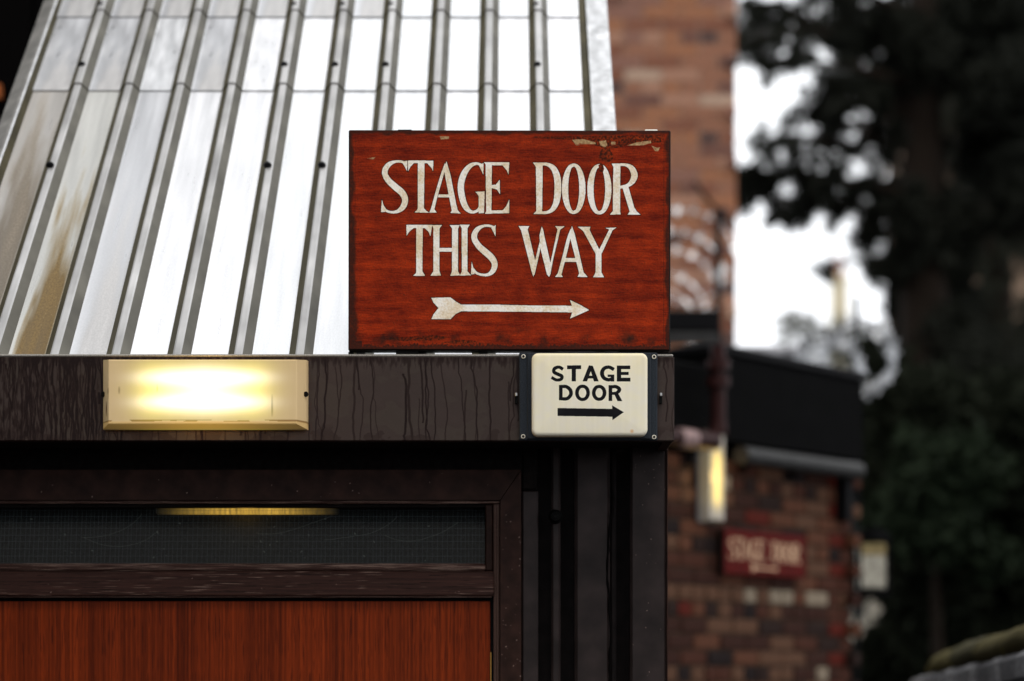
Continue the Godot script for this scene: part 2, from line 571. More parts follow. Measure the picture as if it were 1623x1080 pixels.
func box_sign_texture() -> void:
	var k := 4.0
	var x0 := 842.0
	var y0 := 562.5
	var w := int(183 * k)
	var h := int(131 * k)
	var mask := PackedByteArray()
	mask.resize(w * h)
	for g in glyphs_box():
		fill_poly(mask, w, h, mapped(g, x0, y0, k, k), 1)
	var n := noise_bytes(w, h, 2, 60, 0.05, 3, 31)
	var n2 := noise_bytes(w, h, 3, 3, 0.03, 4, 32)
	var b := PackedByteArray()
	b.resize(w * h * 3)
	for i in w * h:
		var a := n[i] / 255.0
		var c := n2[i] / 255.0
		var fx := float(i % w) / k
		var fy := float(i / w) / k
		var col := Vector3(232, 225, 205) + Vector3(4, 0, -10) * clampf(1.0 - fy / 50.0, 0, 1) + Vector3(1, 1, 1) * (a - 0.5) * 5.0 + Vector3(3, 2, -8) * (c - 0.4)
		var st := Vector2((fx - 158.0) / 4.0, (fy - 124.0) / 4.0).length()
		if st < 1.0:
			col = col.lerp(Vector3(205, 140, 84), (1.0 - st) * 0.7)
		if mask[i] == 1:
			col = Vector3(14, 13, 16) + Vector3(1, 1, 1) * c * 8.0
		put(b, i * 3, col)
	var m := StandardMaterial3D.new()
	m.albedo_texture = rgb_tex(w, h, b)
	m.roughness = 0.22
	m.metallic_specular = 0.16
	M.box_face = m

func far_sign_texture() -> void:
	var w := 512
	var h := 300
	var mask := PackedByteArray()
	mask.resize(w * h)
	var i0 := 0
	for g in glyphs_main():
		var c := Vector2.ZERO
		for p in g:
			c += p
		c /= g.size()
		if c.y < 348:
			fill_poly(mask, w, h, mapped(g, 604, 254, 455.0 / 413.0, 150.0 / 88.0), 1)
	var full := PackedByteArray()
	full.resize(w * h)
	for y in range(0, 160):
		for x in range(0, 470):
			if mask[y * w + x]:
				full[(y + 55) * w + x + 26] = 1
	for g in arrow_main():
		fill_poly(full, w, h, shifted(mapped(g, 684, 472, 170.0 / 252.0, 1.3), 165, 226, 1.0), 1)
	var n := noise_bytes(w, h, 2, 2, 0.03, 4, 41)
	var b := PackedByteArray()
	b.resize(w * h * 3)
	for i in w * h:
		var a := n[i] / 255.0
		put(b, i * 3, Vector3(206, 172, 140) * (0.9 + 0.1 * a) if full[i] else Vector3(80, 11, 7) * (0.85 + 0.25 * a))
	var m := StandardMaterial3D.new()
	m.albedo_texture = rgb_tex(w, h, b)
	m.roughness = 0.6
	m.metallic_specular = 0.15
	M.far_sign = m

# painted fascia with rain running down it
func fascia_texture() -> void:
	var w := 2048
	var h := 180
	var kx := w / 1810.0
	var ky := h / 138.0
	var wet := PackedFloat32Array()
	wet.resize(w * h)
	var r := RandomNumberGenerator.new()
	r.seed = 77
	for s in 235:
		var fx := r.randf_range(0, 1810) if s < 180 else r.randf_range(740, 920)
		var x := fx * kx
		var wd := r.randf_range(0.45, 1.5) * (1.5 if r.randf() < 0.25 else 1.0)
		var y0 := 0.0 if r.randf() < 0.8 else r.randf_range(0.1, 0.5)
		var y1 := 1.0 if r.randf() < 0.65 else r.randf_range(0.25, 0.95)
		var drift := 0.0
		var strength := r.randf_range(0.55, 1.0)
		for y in range(int(y0 * h), int(y1 * h)):
			drift = clampf(drift * 0.9 + r.randf_range(-0.075, 0.075) + (r.randf_range(-0.9, 0.9) if r.randf() < 0.006 else 0.0), -0.6, 0.6)
			x += drift
			var ww := wd * (1.0 + 0.9 * maxf(0.0, 1.0 - y / (h * 0.14)))
			for xx in range(int(x - ww - 1.5), int(x + ww + 2.5)):
				if xx >= 0 and xx < w:
					var v := clampf(ww + 0.5 - absf(xx - x), 0.0, 1.0) * strength
					wet[y * w + xx] = maxf(wet[y * w + xx], v)
	var n1 := noise_bytes(w, h, 2, 2, 0.02, 5, 51)
	var n2 := noise_bytes(w, h, 1, 5, 0.13, 3, 52)
	var n3 := noise_bytes(w, h, 1, 1, 0.25, 2, 53)
	var b := PackedByteArray()
	b.resize(w * h * 3)
	var rg := PackedByteArray()
	rg.resize(w * h)
	for y in h:
		var fy := float(y) / h
		for x in w:
			var i := y * w + x
			var a := n1[i] / 255.0
			var c := n2[i] / 255.0
			var g := n3[i] / 255.0
			var q := wet[i]
			# damp patches at the top and where drips gather at the bottom
			var top := clampf(1.0 - (fy - 0.02) / (0.06 + 0.22 * maxf(0, c - 0.35)), 0.0, 1.0)
			q = maxf(q, top * clampf(c * 1.8 - 0.3, 0.0, 0.85))
			if fy > 0.78 and a > 0.56:
				q = maxf(q, clampf((a - 0.6) * 14.0, 0, 0.3) * clampf((fy - 0.78) * 9.0, 0, 1))
			var left := clampf((1010.0 - x / kx) / 200.0, 0.0, 1.0)
			q = clampf(q + left * clampf(c * 2.0 - 0.85, 0, 0.6), 0.0, 1.0)
			var col := Vector3(63, 53, 50) * (0.92 + 0.14 * (a - 0.3) + 0.07 * (g - 0.5))
			if a < 0.42:
				col = col.lerp(Vector3(80, 74, 64), clampf((0.42 - a) * 3.0, 0, 0.2))
			col = col.lerp(Vector3(24, 12, 10), q)
			put(b, i * 3, col)
			rg[i] = clampi(int(255.0 * lerpf(0.62, 0.34, q)), 0, 255)
	var m := StandardMaterial3D.new()
	m.albedo_texture = rgb_tex(w, h, b)
	m.roughness_texture = l_tex(w, h, rg)
	m.roughness = 1.0
	m.metallic_specular = 0.2
	M.fascia = m

func door_texture() -> void:
	var w := 1024
	var h := 384
	var n1 := noise_bytes(w, h, 1, 48, 0.012, 3, 61)
	var n2 := noise_bytes(w, h, 1, 48, 0.16, 3, 62)
	var n3 := noise_bytes(w, h, 1, 6, 0.3, 2, 63)
	var b := PackedByteArray()
	b.resize(w * h * 3)
	for i in w * h:
		var a := n1[i] / 255.0
		var c := n2[i] / 255.0
		var g := n3[i] / 255.0
		var t := clampf(0.42 + 0.3 * (a - 0.5) + 0.55 * (c - 0.5) + 0.35 * (g - 0.5) + 0.12 * (float(i % w) / w - 0.6), 0.0, 1.0)  # last term dims the door leftward: light falloff painted into the grain
		var col := Vector3(66, 22, 9).lerp(Vector3(162, 62, 21), t)
		if g > 0.62:
			col = col.lerp(Vector3(52, 17, 10), clampf((g - 0.62) * 4.0, 0, 0.6))
		put(b, i * 3, col)
	var m := StandardMaterial3D.new()
	m.albedo_texture = rgb_tex(w, h, b)
	m.roughness = 0.42
	m.metallic_specular = 0.15
	M.door = m

# weathered brown paint with flakes of bare wood
func worn_texture(key: String, sd: int, bare: float, sx: int, sy: int) -> void:
	var w := 1024
	var h := 128
	var n1 := noise_bytes(w, h, sx, sy, 0.05, 4, sd)
	var n2 := noise_bytes(w, h, sx, sy, 0.15, 4, sd + 1)
	var n3 := noise_bytes(w, h, 4, 4, 0.02, 3, sd + 2)
	var b := PackedByteArray()
	b.resize(w * h * 3)
	for i in w * h:
		var a := n1[i] / 255.0
		var c := n2[i] / 255.0
		var e := n3[i] / 255.0
		var col := Vector3(56, 36, 31) * (0.8 + 0.35 * a)
		var th := 0.86 - bare * (0.2 + 0.9 * e)
		if c > th:
			col = col.lerp(Vector3(158, 134, 122), clampf((c - th) * 9.0, 0, 0.9))
		if c < 0.22:
			col *= 0.45
		put(b, i * 3, col)
	var m := StandardMaterial3D.new()
	m.albedo_texture = rgb_tex(w, h, b)
	m.roughness = 0.6
	m.metallic_specular = 0.2
	M[key] = m

func pan_texture(key: String, base: Vector3, stain: Vector3, amount: float, from: float, sd: int) -> void:
	var w := 128
	var h := 1024
	var n1 := noise_bytes(w, h, 2, 14, 0.035, 4, sd)
	var n2 := noise_bytes(w, h, 1, 1, 0.12, 3, sd + 1)
	var b := PackedByteArray()
	b.resize(w * h * 3)
	var rg := PackedByteArray()
	rg.resize(w * h)
	for y in h:
		for x in w:
			var i := y * w + x
			var u := float(x) / w
			var v := float(y) / h
			var a := n1[i] / 255.0
			var c := n2[i] / 255.0
			var q := clampf((v - from) / 0.42 + (a - 0.5) * 1.1, 0.0, 1.0) * amount
			q *= clampf((u - 0.10 + (a - 0.5) * 0.2) / 0.16, 0.0, 1.0) * clampf((1.05 - u) / 0.1, 0, 1)
			var col := base * (0.96 + 0.15 * (a - 0.45) + 0.06 * (c - 0.5))
			col = col.lerp(stain * (0.78 + 0.5 * c * a + 0.1), clampf(q, 0, 0.95))
			if q > 0.3 and c > 0.83 and sd % 2 == 0:
				col = col.lerp(Vector3(196, 184, 160), clampf((c - 0.83) * 7.0, 0, 0.7))
			put(b, i * 3, col)
			rg[i] = clampi(int(255.0 * clampf(0.36 + 0.2 * (a - 0.5) + 0.4 * q, 0.2, 0.95)), 0, 255)
	var m := StandardMaterial3D.new()
	m.albedo_texture = rgb_tex(w, h, b)
	m.roughness_texture = l_tex(w, h, rg)
	m.roughness = 1.0
	m.metallic = 0.6 * (1.0 - amount * 0.75)
	M[key] = m

func lamp_texture() -> void:
	var w := 326
	var h := 110
	var e := PackedByteArray()
	e.resize(w * h * 3)
	var b := PackedByteArray()
	b.resize(w * h * 3)
	var n := noise_bytes(w, h, 2, 20, 0.05, 3, 71)
	var n2 := noise_bytes(w, h, 8, 1, 0.12, 3, 72)
	for y in h:
		for x in w:
			var i := y * w + x
			var core := 0.0
			var halo := 0.0
			for t in [31.0, 70.0]:
				var dx := absf(x - 163.0) / 98.0
				var dy: float = (y - t) / (16.0 - 5.0 * dx)
				core += 1.0 * exp(-(pow(dx, 4.0) + dy * dy))
				var ddx := maxf(0.0, absf(x - 163.0) - 72.0) / 46.0
				var ddy: float = (y - t) / 24.0
				halo += exp(-(ddx * ddx * 1.6 + ddy * ddy * 0.9))
			halo = minf(halo, 1.25)
			core += 0.5 * exp(-(pow((x - 168.0) / 62.0, 2.0) + pow((y - 52.0) / 26.0, 2.0)))
			core = minf(core, 1.7)
			var em := Vector3(0.40, 0.36, 0.0) * halo + Vector3(0.5, 0.5, 0.62) * core
			if y > 99:
				em = Vector3(0.18, 0.1, 0.01) * (0.15 + exp(-pow((x - 163.0) / 100.0, 2.0)))
			put(e, i * 3, Vector3(pow(clampf(em.x / 2.0, 0, 1), 1 / 2.2), pow(clampf(em.y / 2.0, 0, 1), 1 / 2.2), pow(clampf(em.z / 2.0, 0, 1), 1 / 2.2)) * 255.0)
			var col := Vector3(219, 190, 144) + Vector3(5, 5, 6) * (n[i] / 255.0 - 0.5)
			if y >= 98 and y < 101 and n2[i] > 120:
				col = col.lerp(Vector3(110, 70, 30), 0.6)
			if y >= 101:
				col = col.lerp(Vector3(186, 150, 96), 0.5)
			for s in [[9.0, 66.0, 92.0, 0.75], [13.0, 46.0, 58.0, 0.3], [31.0, 44.0, 58.0, 0.35], [272.0, 56.0, 94.0, 0.55], [91.0, 40.0, 55.0, 0.4]]:
				if y > s[1] and y < s[2] and absf(x - s[0]) < 1.6:
					col = col.lerp(Vector3(92, 62, 40), float(s[3]) * sin(PI * (y - s[1]) / (s[2] - s[1])))
			put(b, i * 3, col)
	var m := StandardMaterial3D.new()
	m.albedo_texture = rgb_tex(w, h, b)
	m.roughness = 0.35
	m.metallic_specular = 0.2
	m.emission_enabled = true
	m.emission = Color.BLACK
	m.emission_texture = rgb_tex(w, h, e)
	m.emission_energy_multiplier = 2.0
	M.lamp = m

# plain surfaces; colours are base colours as sRGB bytes
func plain(key: String, r: int, g: int, b: int, rough: float, metal := 0.0, grain := "", scale := 1.0, spec := 0.22) -> StandardMaterial3D:
	var m := StandardMaterial3D.new()
	m.albedo_color = Color8(r, g, b)
	m.roughness = rough
	m.metallic = metal
	m.metallic_specular = spec
	if grain != "":
		m.albedo_texture = tex[grain]
		m.uv1_triplanar = true
		m.uv1_world_triplanar = true
		m.uv1_scale = Vector3.ONE * scale
	M[key] = m
	return m

func make_materials() -> void:
	tex.soft = noise_seamless(256, 0.015, 5, 1, 0.62, 1.0)
	tex.fine = noise_seamless(256, 0.09, 4, 2, 0.6, 1.0)
	tex.rough = noise_seamless(256, 0.04, 5, 3, 0.55, 1.0)
	sign_texture()
	box_sign_texture()
	far_sign_texture()
	fascia_texture()
	door_texture()
	lamp_texture()
	worn_texture("bead", 81, 0.42, 10, 1)
	worn_texture("rail", 91, 0.16, 10, 1)
	worn_texture("stile", 95, 0.3, 1, 8)
	pan_texture("pan_a", Vector3(222, 223, 226), Vector3(150, 140, 120), 0.0, 0.9, 101)
	pan_texture("pan_dull_sky", Vector3(198, 199, 203), Vector3(150, 142, 132), 0.25, 0.4, 103)  # dimmer sky reflection painted as greyer metal, with faint staining
	pan_texture("pan_c", Vector3(230, 230, 233), Vector3(150, 140, 120), 0.0, 0.9, 170)
	pan_texture("pan_moss", Vector3(186, 186, 183), Vector3(106, 85, 48), 0.96, 0.36, 106)
	pan_texture("pan_grey", Vector3(176, 172, 168), Vector3(104, 94, 80), 0.8, 0.05, 107)
	plain("rib", 214, 213, 213, 0.42, 0.5, "soft", 1.2)
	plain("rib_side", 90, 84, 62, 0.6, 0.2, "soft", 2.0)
	plain("rib_side_lit", 118, 115, 106, 0.5, 0.3, "soft", 2.0)  # right flanks lighter: their sideways reflection is put into the colour
	plain("verge_dim", 150, 148, 144, 0.5, 0.4, "soft", 5.0)  # left flashing: its dark reflection is painted in as grey
	plain("verge_white", 236, 237, 240, 0.4, 0.45, "soft", 5.0)
	plain("lead_dark", 50, 48, 44, 0.6, 0.2, "soft", 8.0)
	plain("cap", 26, 26, 28, 0.5, 0.3)
	plain("lip", 170, 165, 158, 0.35, 0.3, "fine", 12.0)
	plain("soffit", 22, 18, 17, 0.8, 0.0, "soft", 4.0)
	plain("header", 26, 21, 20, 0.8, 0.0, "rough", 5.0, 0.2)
	plain("frame", 55, 35, 29, 0.55, 0.0, "soft", 5.0, 0.2)
	plain("siding", 50, 41, 40, 0.5, 0.0, "soft", 3.0, 0.25)
	plain("siding_recess", 24, 19, 19, 0.7, 0.0, "soft", 7.0, 0.2)
	plain("black", 9, 9, 9, 0.7, 0.0, "", 1.0, 0.2)
	plain("interior", 24, 24, 25, 0.9, 0.0, "soft", 2.0, 0.1)
	plain("wire_grid", 64, 73, 80, 0.6)
	plain("dust", 92, 98, 94, 0.9)
	plain("slate", 50, 56, 64, 0.5, 0.2, "fine", 14.0)
	plain("screw", 232, 226, 210, 0.4)
	plain("steel", 150, 150, 150, 0.35, 0.8)
	plain("sign_edge", 28, 22, 20, 0.6, 0.0, "rough", 20.0)
	plain("white_tag", 236, 232, 222, 0.5)
	plain("sealant", 8, 6, 6, 0.6, 0.0, "", 1.0, 0.1)
	plain("dusty", 30, 33, 34, 0.9, 0.0, "rough", 9.0, 0.1)
	plain("fleck", 150, 128, 120, 0.7)
	plain("brass", 170, 130, 66, 0.4, 0.8)
	plain("wall", 58, 50, 47, 0.8, 0.0, "rough", 2.0)
	var g := StandardMaterial3D.new()
	g.albedo_color = Color(0.5, 0.52, 0.5, 0.02)
	g.transparency = BaseMaterial3D.TRANSPARENCY_ALPHA
	g.roughness = 0.12
	g.metallic_specular = 0.3
	M.glass = g
	var dr := StandardMaterial3D.new()
	dr.albedo_color = Color(0.95, 0.97, 1.0, 0.02)
	dr.transparency = BaseMaterial3D.TRANSPARENCY_ALPHA
	dr.refraction_enabled = true
	dr.refraction_scale = 0.033
	dr.roughness = 0.0
	M.water = dr
	# far things
	var tones := [[190, 134, 108], [168, 112, 90], [212, 160, 134], [146, 104, 92], [112, 88, 84], [200, 138, 104], [226, 192, 168], [178, 130, 114]]
	for i in tones.size():
		plain("brick_t%d" % i, tones[i][0], tones[i][1], tones[i][2], 0.85, 0.0, "rough", 6.0)
	var tb := [[88, 52, 40], [70, 42, 34], [110, 70, 52], [54, 38, 34], [42, 32, 32], [112, 80, 62], [104, 38, 28], [168, 152, 132]]
	for i in tb.size():
		plain("brick_b%d" % i, tb[i][0], tb[i][1], tb[i][2], 0.85, 0.0, "rough", 6.0)
	plain("mortar_t", 186, 156, 138, 0.95, 0.0, "rough", 5.0)
	plain("mortar_b", 84, 68, 56, 0.95, 0.0, "rough", 5.0)
	plain("parapet", 9, 9, 10, 0.8, 0.0, "soft", 2.0, 0.12)
	plain("gutter", 62, 62, 62, 0.5, 0.0, "soft", 6.0)
	plain("felt_pale", 196, 196, 202, 0.5, 0.2, "soft", 4.0)
	plain("pipe_maroon", 58, 30, 29, 0.5, 0.0, "soft", 8.0)
	plain("pipe_joint", 168, 140, 138, 0.5, 0.0, "soft", 8.0)
	plain("galv", 250, 250, 252, 0.3, 0.3)
	plain("galv_dull", 180, 182, 186, 0.3, 0.5)
	plain("post", 15, 15, 17, 0.6, 0.0, "", 1.0, 0.15)
	plain("asphalt", 62, 62, 64, 0.85, 0.0, "rough", 1.5)
	plain("kerb", 120, 118, 114, 0.85, 0.0, "rough", 2.0)
	plain("stone", 158, 158, 162, 0.9, 0.0, "rough", 4.0)
	plain("stone_dark", 132, 132, 136, 0.9, 0.0, "rough", 4.0)
	plain("stone_joint", 62, 62, 60, 0.95, 0.0, "rough", 5.0)
	plain("moss", 96, 88, 50, 0.95, 0.0, "rough", 7.0)
	plain("moss_dark", 84, 80, 54, 0.95, 0.0, "rough", 7.0)
	plain("bark", 46, 38, 32, 0.95, 0.0, "rough", 5.0)
	plain("needle_dark", 44, 46, 38, 0.8, 0.0, "", 1.0, 0.2)
	plain("needle_black", 36, 38, 33, 0.85, 0.0, "", 1.0, 0.15)
	plain("leaf_green", 32, 40, 29, 0.8, 0.0, "", 1.0, 0.12)
	plain("leaf_dull", 34, 38, 30, 0.85, 0.0, "", 1.0, 0.1)
	plain("twig_leaf", 110, 112, 104, 0.8)
	plain("sandstone", 150, 128, 110, 0.9, 0.0, "rough", 0.7)
	plain("render_white", 214, 206, 190, 0.85, 0.0, "soft", 0.7)
	plain("roof_slate", 66, 66, 70, 0.7, 0.0, "rough", 1.0)
	plain("window_dark", 26, 30, 34, 0.15)
	plain("terracotta", 190, 108, 60, 0.8, 0.0, "rough", 4.0)
	plain("cream_stone", 240, 230, 200, 0.85)
	plain("cream_glass", 206, 202, 188, 0.4, 0.0, "soft", 6.0)
	plain("ochre_glass", 176, 158, 112, 0.4, 0.0, "soft", 6.0)
	plain("lamp_side", 130, 130, 134, 0.45)
	plain("black_timber", 8, 7, 7, 0.9, 0.0, "", 1.0, 0.1)

# ------------------------------------------------------------------ the scene
func _ready() -> void:
	rng.seed = 4242
	var cam := Camera3D.new()
	cam.name = "camera"
	var ca := CameraAttributesPhysical.new()
	ca.frustum_focal_length = 85.0
	ca.frustum_focus_distance = 4.51
	ca.frustum_near = 0.1
	ca.frustum_far = 600.0
	ca.exposure_aperture = 2.2
	cam.attributes = ca
	cam.projection = Camera3D.PROJECTION_FRUSTUM
	var half := 540.0 / F
	cam.near = 0.1
	cam.far = 600.0
	cam.size = 2.0 * half * 0.1
	cam.frustum_offset = Vector2(0, (HY - 540.0) / F * 0.1)
	cam.position = Vector3(0, EYE, 0)
	add_child(cam)
	cam.current = true

	var we := WorldEnvironment.new()
	we.name = "environment"
	var env := Environment.new()
	env.background_mode = Environment.BG_SKY
	var sky := Sky.new()
	var sm := ProceduralSkyMaterial.new()
	sm.sky_top_color = Color(0.98, 0.99, 1.0)
	sm.sky_horizon_color = Color(0.90, 0.91, 0.93)
	sm.sky_curve = 0.2
	sm.ground_bottom_color = Color(0.2, 0.2, 0.2)
	sm.ground_horizon_color = Color(0.35, 0.35, 0.35)
	sm.sun_angle_max = 0.0
	sky.sky_material = sm
	env.sky = sky
	env.background_energy_multiplier = 1.25
	env.tonemap_mode = Environment.TONE_MAPPER_LINEAR
	env.tonemap_exposure = 1.6
	env.sdfgi_enabled = true
	env.ssao_enabled = true
	env.ssil_enabled = true
	we.environment = env
	add_child(we)

	var sun := DirectionalLight3D.new()
	sun.name = "sun"
	sun.light_energy = 0.3
	sun.light_color = Color(1.0, 0.98, 0.95)
	sun.light_angular_distance = 40.0
	sun.rotation_degrees = Vector3(-58, 12, 0)
	sun.shadow_enabled = true
	add_child(sun)

	make_materials()
	ground()
	stage_building()
	brick_tower()
	entrance_block()
	far_buildings()
	stone_wall()
	trees()
	red_sign()
	box_sign()
	bulkhead_lamp()
	glow_strip()
	block_lamp()
	far_sign()
	lantern()
	razor_wire()

func ground() -> void:
	structure("ground", box(Vector3(500, 0.2, 500)), M.asphalt, Vector3(0, -0.1, 0))
	structure("pavement", box(Vector3(9, 0.12, 3.0), 0.02), M.kerb, Vector3(-2.0, 0.06, -3.15))

func tt(py: float) -> float:
	return D * (575.6 - py) / F / (sin(TH) - (HY - py) / F * cos(TH))

func bxp(px: float) -> float:   # grid position along the eaves -> metres
	return (px - CX) * D / F

func stage_building() -> void:
	var b := thing("stage_building", "dark brown building with ribbed metal roof, fascia and red-brown door", "building", Vector3(-0.5, 0, -DW))
	# walls of the shell, so that the inside is dark
	var xl := -2.6
	var xr := 0.298
	gpart(b, "wall", box(Vector3(0.1, 2.6, 3.2)), M.wall, Vector3(xl - 0.05, 1.3, -DW - 1.66))
	gpart(b, "wall", box(Vector3(0.06, 2.2, 3.2)), M.wall, Vector3(xr - 0.035, 1.1, -DW - 1.68))
	gpart(b, "wall", box(Vector3(2.8, 3.5, 0.1)), M.wall, Vector3(-1.25, 1.75, -DW - 3.32))
	gpart(b, "ceiling", box(Vector3(2.8, 0.05, 3.1)), M.interior, Vector3(-1.17, 2.2, -DW - 1.7))
	gpart(b, "floor", box(Vector3(2.8, 0.1, 3.1)), M.interior, Vector3(-1.17, 0.06, -DW - 1.7))
	gpart(b, "partition", box(Vector3(2.8, 2.0, 0.04)), M.interior, Vector3(-1.17, 1.12, -DW - 1.2))
	# fascia board with its wet lip
	var ytop := EYE + (HY - 566.0) * D / F
	var ybot := EYE + (HY - 699.0) * D / F
	var x0 := bxp(-740)
	var x1 := bxp(1069)
	var fst := st_new()
	add_box(fst, Vector3(x1 - x0, ytop - ybot, 0.028), 0.0015)
	var fascia := gpart(b, "fascia", fst.commit(), M.fascia, Vector3((x0 + x1) / 2, (ytop + ybot) / 2, -D - 0.014))
	gpart(b, "fascia_lip", box(Vector3(x1 - x0 - 0.004, mm(4.5), 0.03), 0.002), M.lip, Vector3((x0 + x1) / 2, ytop + mm(2.3), -D - 0.0155))
	gpart(b, "fascia_return", box(Vector3(0.02, ytop - ybot, 0.24), 0.0015), M.frame, Vector3(x1 - 0.011, (ytop + ybot) / 2, -D - 0.150))
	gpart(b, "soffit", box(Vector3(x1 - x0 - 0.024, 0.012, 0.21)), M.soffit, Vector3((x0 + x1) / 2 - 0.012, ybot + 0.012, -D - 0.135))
	# roof
	var roof_len := 2.35
	var roof := MeshInstance3D.new()
	roof.name = "roof"
	roof.transform = Transform3D(Basis(Vector3.RIGHT, TH), Vector3(0, EYE + (HY - 562.0) * D / F - 0.020, -D - 0.030) - Vector3(-0.5, 0, -DW))
	var rst := st_new()
	var rl := bxp(-143)
	var rr := bxp(1004)
	add_box(rst, Vector3(rr - rl - 0.01, 0.05, roof_len), 0.0, Vector3((rr + rl) / 2, -0.031, -roof_len / 2 - 0.004))
	roof.mesh = rst.commit()
	roof.material_override = M.lead_dark
	b.add_child(roof)
	gpart(b, "gable", prism(pl([0.3, 2.15, 2.6, 2.15, 2.1, 3.5, 1.9, 3.5, 0.3, 2.4]), 0.03).commit(), M.wall, Vector3(rr - 0.05, 0, -D), Basis(Vector3.UP, PI / 2))
	var rows := [0.0, tt(137), tt(22), roof_len]
	var per := mm(98.0)
	var hw := mm(6.8)
	var run := mm(12.5)
	var rh := 0.018
	for k in range(-5, 6):
		var xc := bxp(374.0 + 98.0 * k)
		for j in 3:
			var lift := 0.0035 * j
			var t0: float = rows[j] + (0.0 if j == 0 else 0.001)
			var t1: float = rows[j + 1]
			if k > -5:
				# rib: flanks and crown
				var f := MeshInstance3D.new()
				var crown := part(roof, "roof_rib", sheet([Vector2(-hw, rh - 0.0016 + lift), Vector2(-hw * 0.62, rh + lift), Vector2(hw * 0.62, rh + lift), Vector2(hw, rh - 0.0016 + lift)], t0, t1, 0.003), M.rib, Vector3(xc, 0, 0))
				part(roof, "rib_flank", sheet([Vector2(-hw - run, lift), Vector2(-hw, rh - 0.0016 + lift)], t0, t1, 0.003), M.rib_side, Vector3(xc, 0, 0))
				part(roof, "rib_flank", sheet([Vector2(hw, rh - 0.0016 + lift), Vector2(hw + run, lift)], t0, t1, 0.003), M.rib_side_lit, Vector3(xc, 0, 0))
			# pan to the right of this rib
			var pl0 := xc + hw + run
			var pl1 := xc + per - hw - run
			if k == -5:
				pl0 = xc + mm(9)
			if k == 5:
				pl1 = bxp(946)
			var ww := pl1 - pl0
			var key: String = ["pan_a", "pan_dull_sky" if k < -1 else "pan_a", "pan_c", "pan_a", "pan_c"][posmod(k * 3 + j * 2, 5)]
			if (k < -3 and j < 2) or (j == 2 and k < 2) or (k == -3 and j == 0): key = "pan_dull_sky"
			if j == 0 and k == -5: key = "pan_grey"
			if j == 0 and k == -4: key = "pan_moss"
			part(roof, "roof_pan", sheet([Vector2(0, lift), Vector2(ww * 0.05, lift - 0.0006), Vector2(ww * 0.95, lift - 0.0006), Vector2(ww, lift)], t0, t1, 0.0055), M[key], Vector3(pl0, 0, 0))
		if k in [-4, 0, 1, 2, 5]:
			for y in [268.0, 108.0, 13.0]:
				var st := st_new()
				add_tube(st, [Vector3(0, 0, 0), Vector3(0, 0.004, 0), Vector3(0, 0.0085, 0)], [0.0092, 0.0088, 0.004], 10)
				part(roof, "fixing_cap", st.commit(), M.cap, Vector3(xc - 0.004, rh + 0.001, -tt(y)))
	# verges
	var vx := bxp(-114)
	part(roof, "verge_flashing", sheet([Vector2(bxp(-143) - vx, 0.012), Vector2(-0.006, 0.026), Vector2(0.0, 0.026)], 0.0, roof_len, 0.003), M.verge_dim, Vector3(vx, 0, 0))
	part(roof, "verge_edge", sheet([Vector2(0.0, 0.026), Vector2(0.004, 0.024)], 0.0, roof_len, 0.003), M.verge_white, Vector3(vx, 0, 0))
	part(roof, "verge_channel", sheet([Vector2(0.004, 0.024), Vector2(mm(9), 0.0)], 0.0, roof_len, 0.003), M.rib_side, Vector3(vx, 0, 0))
	part(roof, "verge_channel", sheet([Vector2(bxp(946), 0.0), Vector2(bxp(950), -0.002), Vector2(bxp(959), -0.002), Vector2(bxp(962), 0.007)], 0.0, roof_len, 0.003), M.rib_side)
	part(roof, "verge_flashing", sheet([Vector2(bxp(962), 0.007), Vector2(bxp(1000), 0.009), Vector2(bxp(1005), 0.006)], 0.0, roof_len, 0.004), M.verge_white)
	# wall above and beside the door
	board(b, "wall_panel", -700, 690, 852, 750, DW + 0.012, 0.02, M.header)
	siding(b)
	door_frame(b)
	transom(b)
	door(b)

func siding(b: Node3D) -> void:
	# pressed metal cladding right of the frame: pans proud, channels between
	var back := DW + 0.05
	board(b, "siding_backing", 850, 690, 1056, 1800, back, 0.012, M.siding_recess, 0.0)
	board(b, "siding_panel", 827.5, 778, 853, 1800, DW + 0.006, 0.03, M.siding, 0.003)
	board(b, "siding_panel", 827.5, 705, 851, 776.6, DW + 0.009, 0.026, M.header, 0.003)
	board(b, "siding_rib", 874, 690, 888.5, 1800, DW + 0.010, 0.04, M.siding, 0.004)
	board(b, "siding_panel", 911, 690, 967, 1800, DW + 0.002, 0.04, M.siding, 0.006)
	board(b, "siding_channel", 967.6, 690, 977, 1800, DW + 0.007, 0.035, M.siding_recess, 0.003)
	board(b, "siding_panel", 999, 690, 1056.5, 1800, DW, 0.05, M.siding, 0.005)
	board(b, "corner_trim", 1056.8, 690, 1058.6, 1800, DW - 0.001, 0.05, M.frame, 0.0005)
	# round boss on the rib
	var bs := st_new()
	add_tube(bs, [Vector3(0, 0, 0), Vector3(0, 0, 0.012), Vector3(0, 0, 0.018)], [mm(11.5, DW), mm(11, DW), mm(7, DW)], 20)
	add_tube(bs, [Vector3(0, 0, 0.018), Vector3(0, 0, 0.021)], [mm(5, DW), mm(4, DW)], 12)
	gpart(b, "boss", bs.commit(), M.black, at(880.5, 819, DW) + Vector3(0, 0, -0.010))
	# old sealant that has run down the seam
	var r := RandomNumberGenerator.new()
	r.seed = 9
	var pts := []
	var rad := []
	var x := 970.0
	for i in 60:
		var y := 728.0 + i * 9.0
		var target := 966.0 + 3.0 * sin(i * 0.25) + (2.0 if i < 10 else 0.0)
		x = lerpf(x, target, 0.5) + r.randf_range(-0.9, 0.9)
		pts.append(at(x, y, DW) + Vector3(0, 0, -0.0015))
		rad.append(mm(r.randf_range(1.4, 2.8), DW))
	gpart(b, "sealant_bead", tube(pts, rad, 6), M.sealant, Vector3.ZERO)

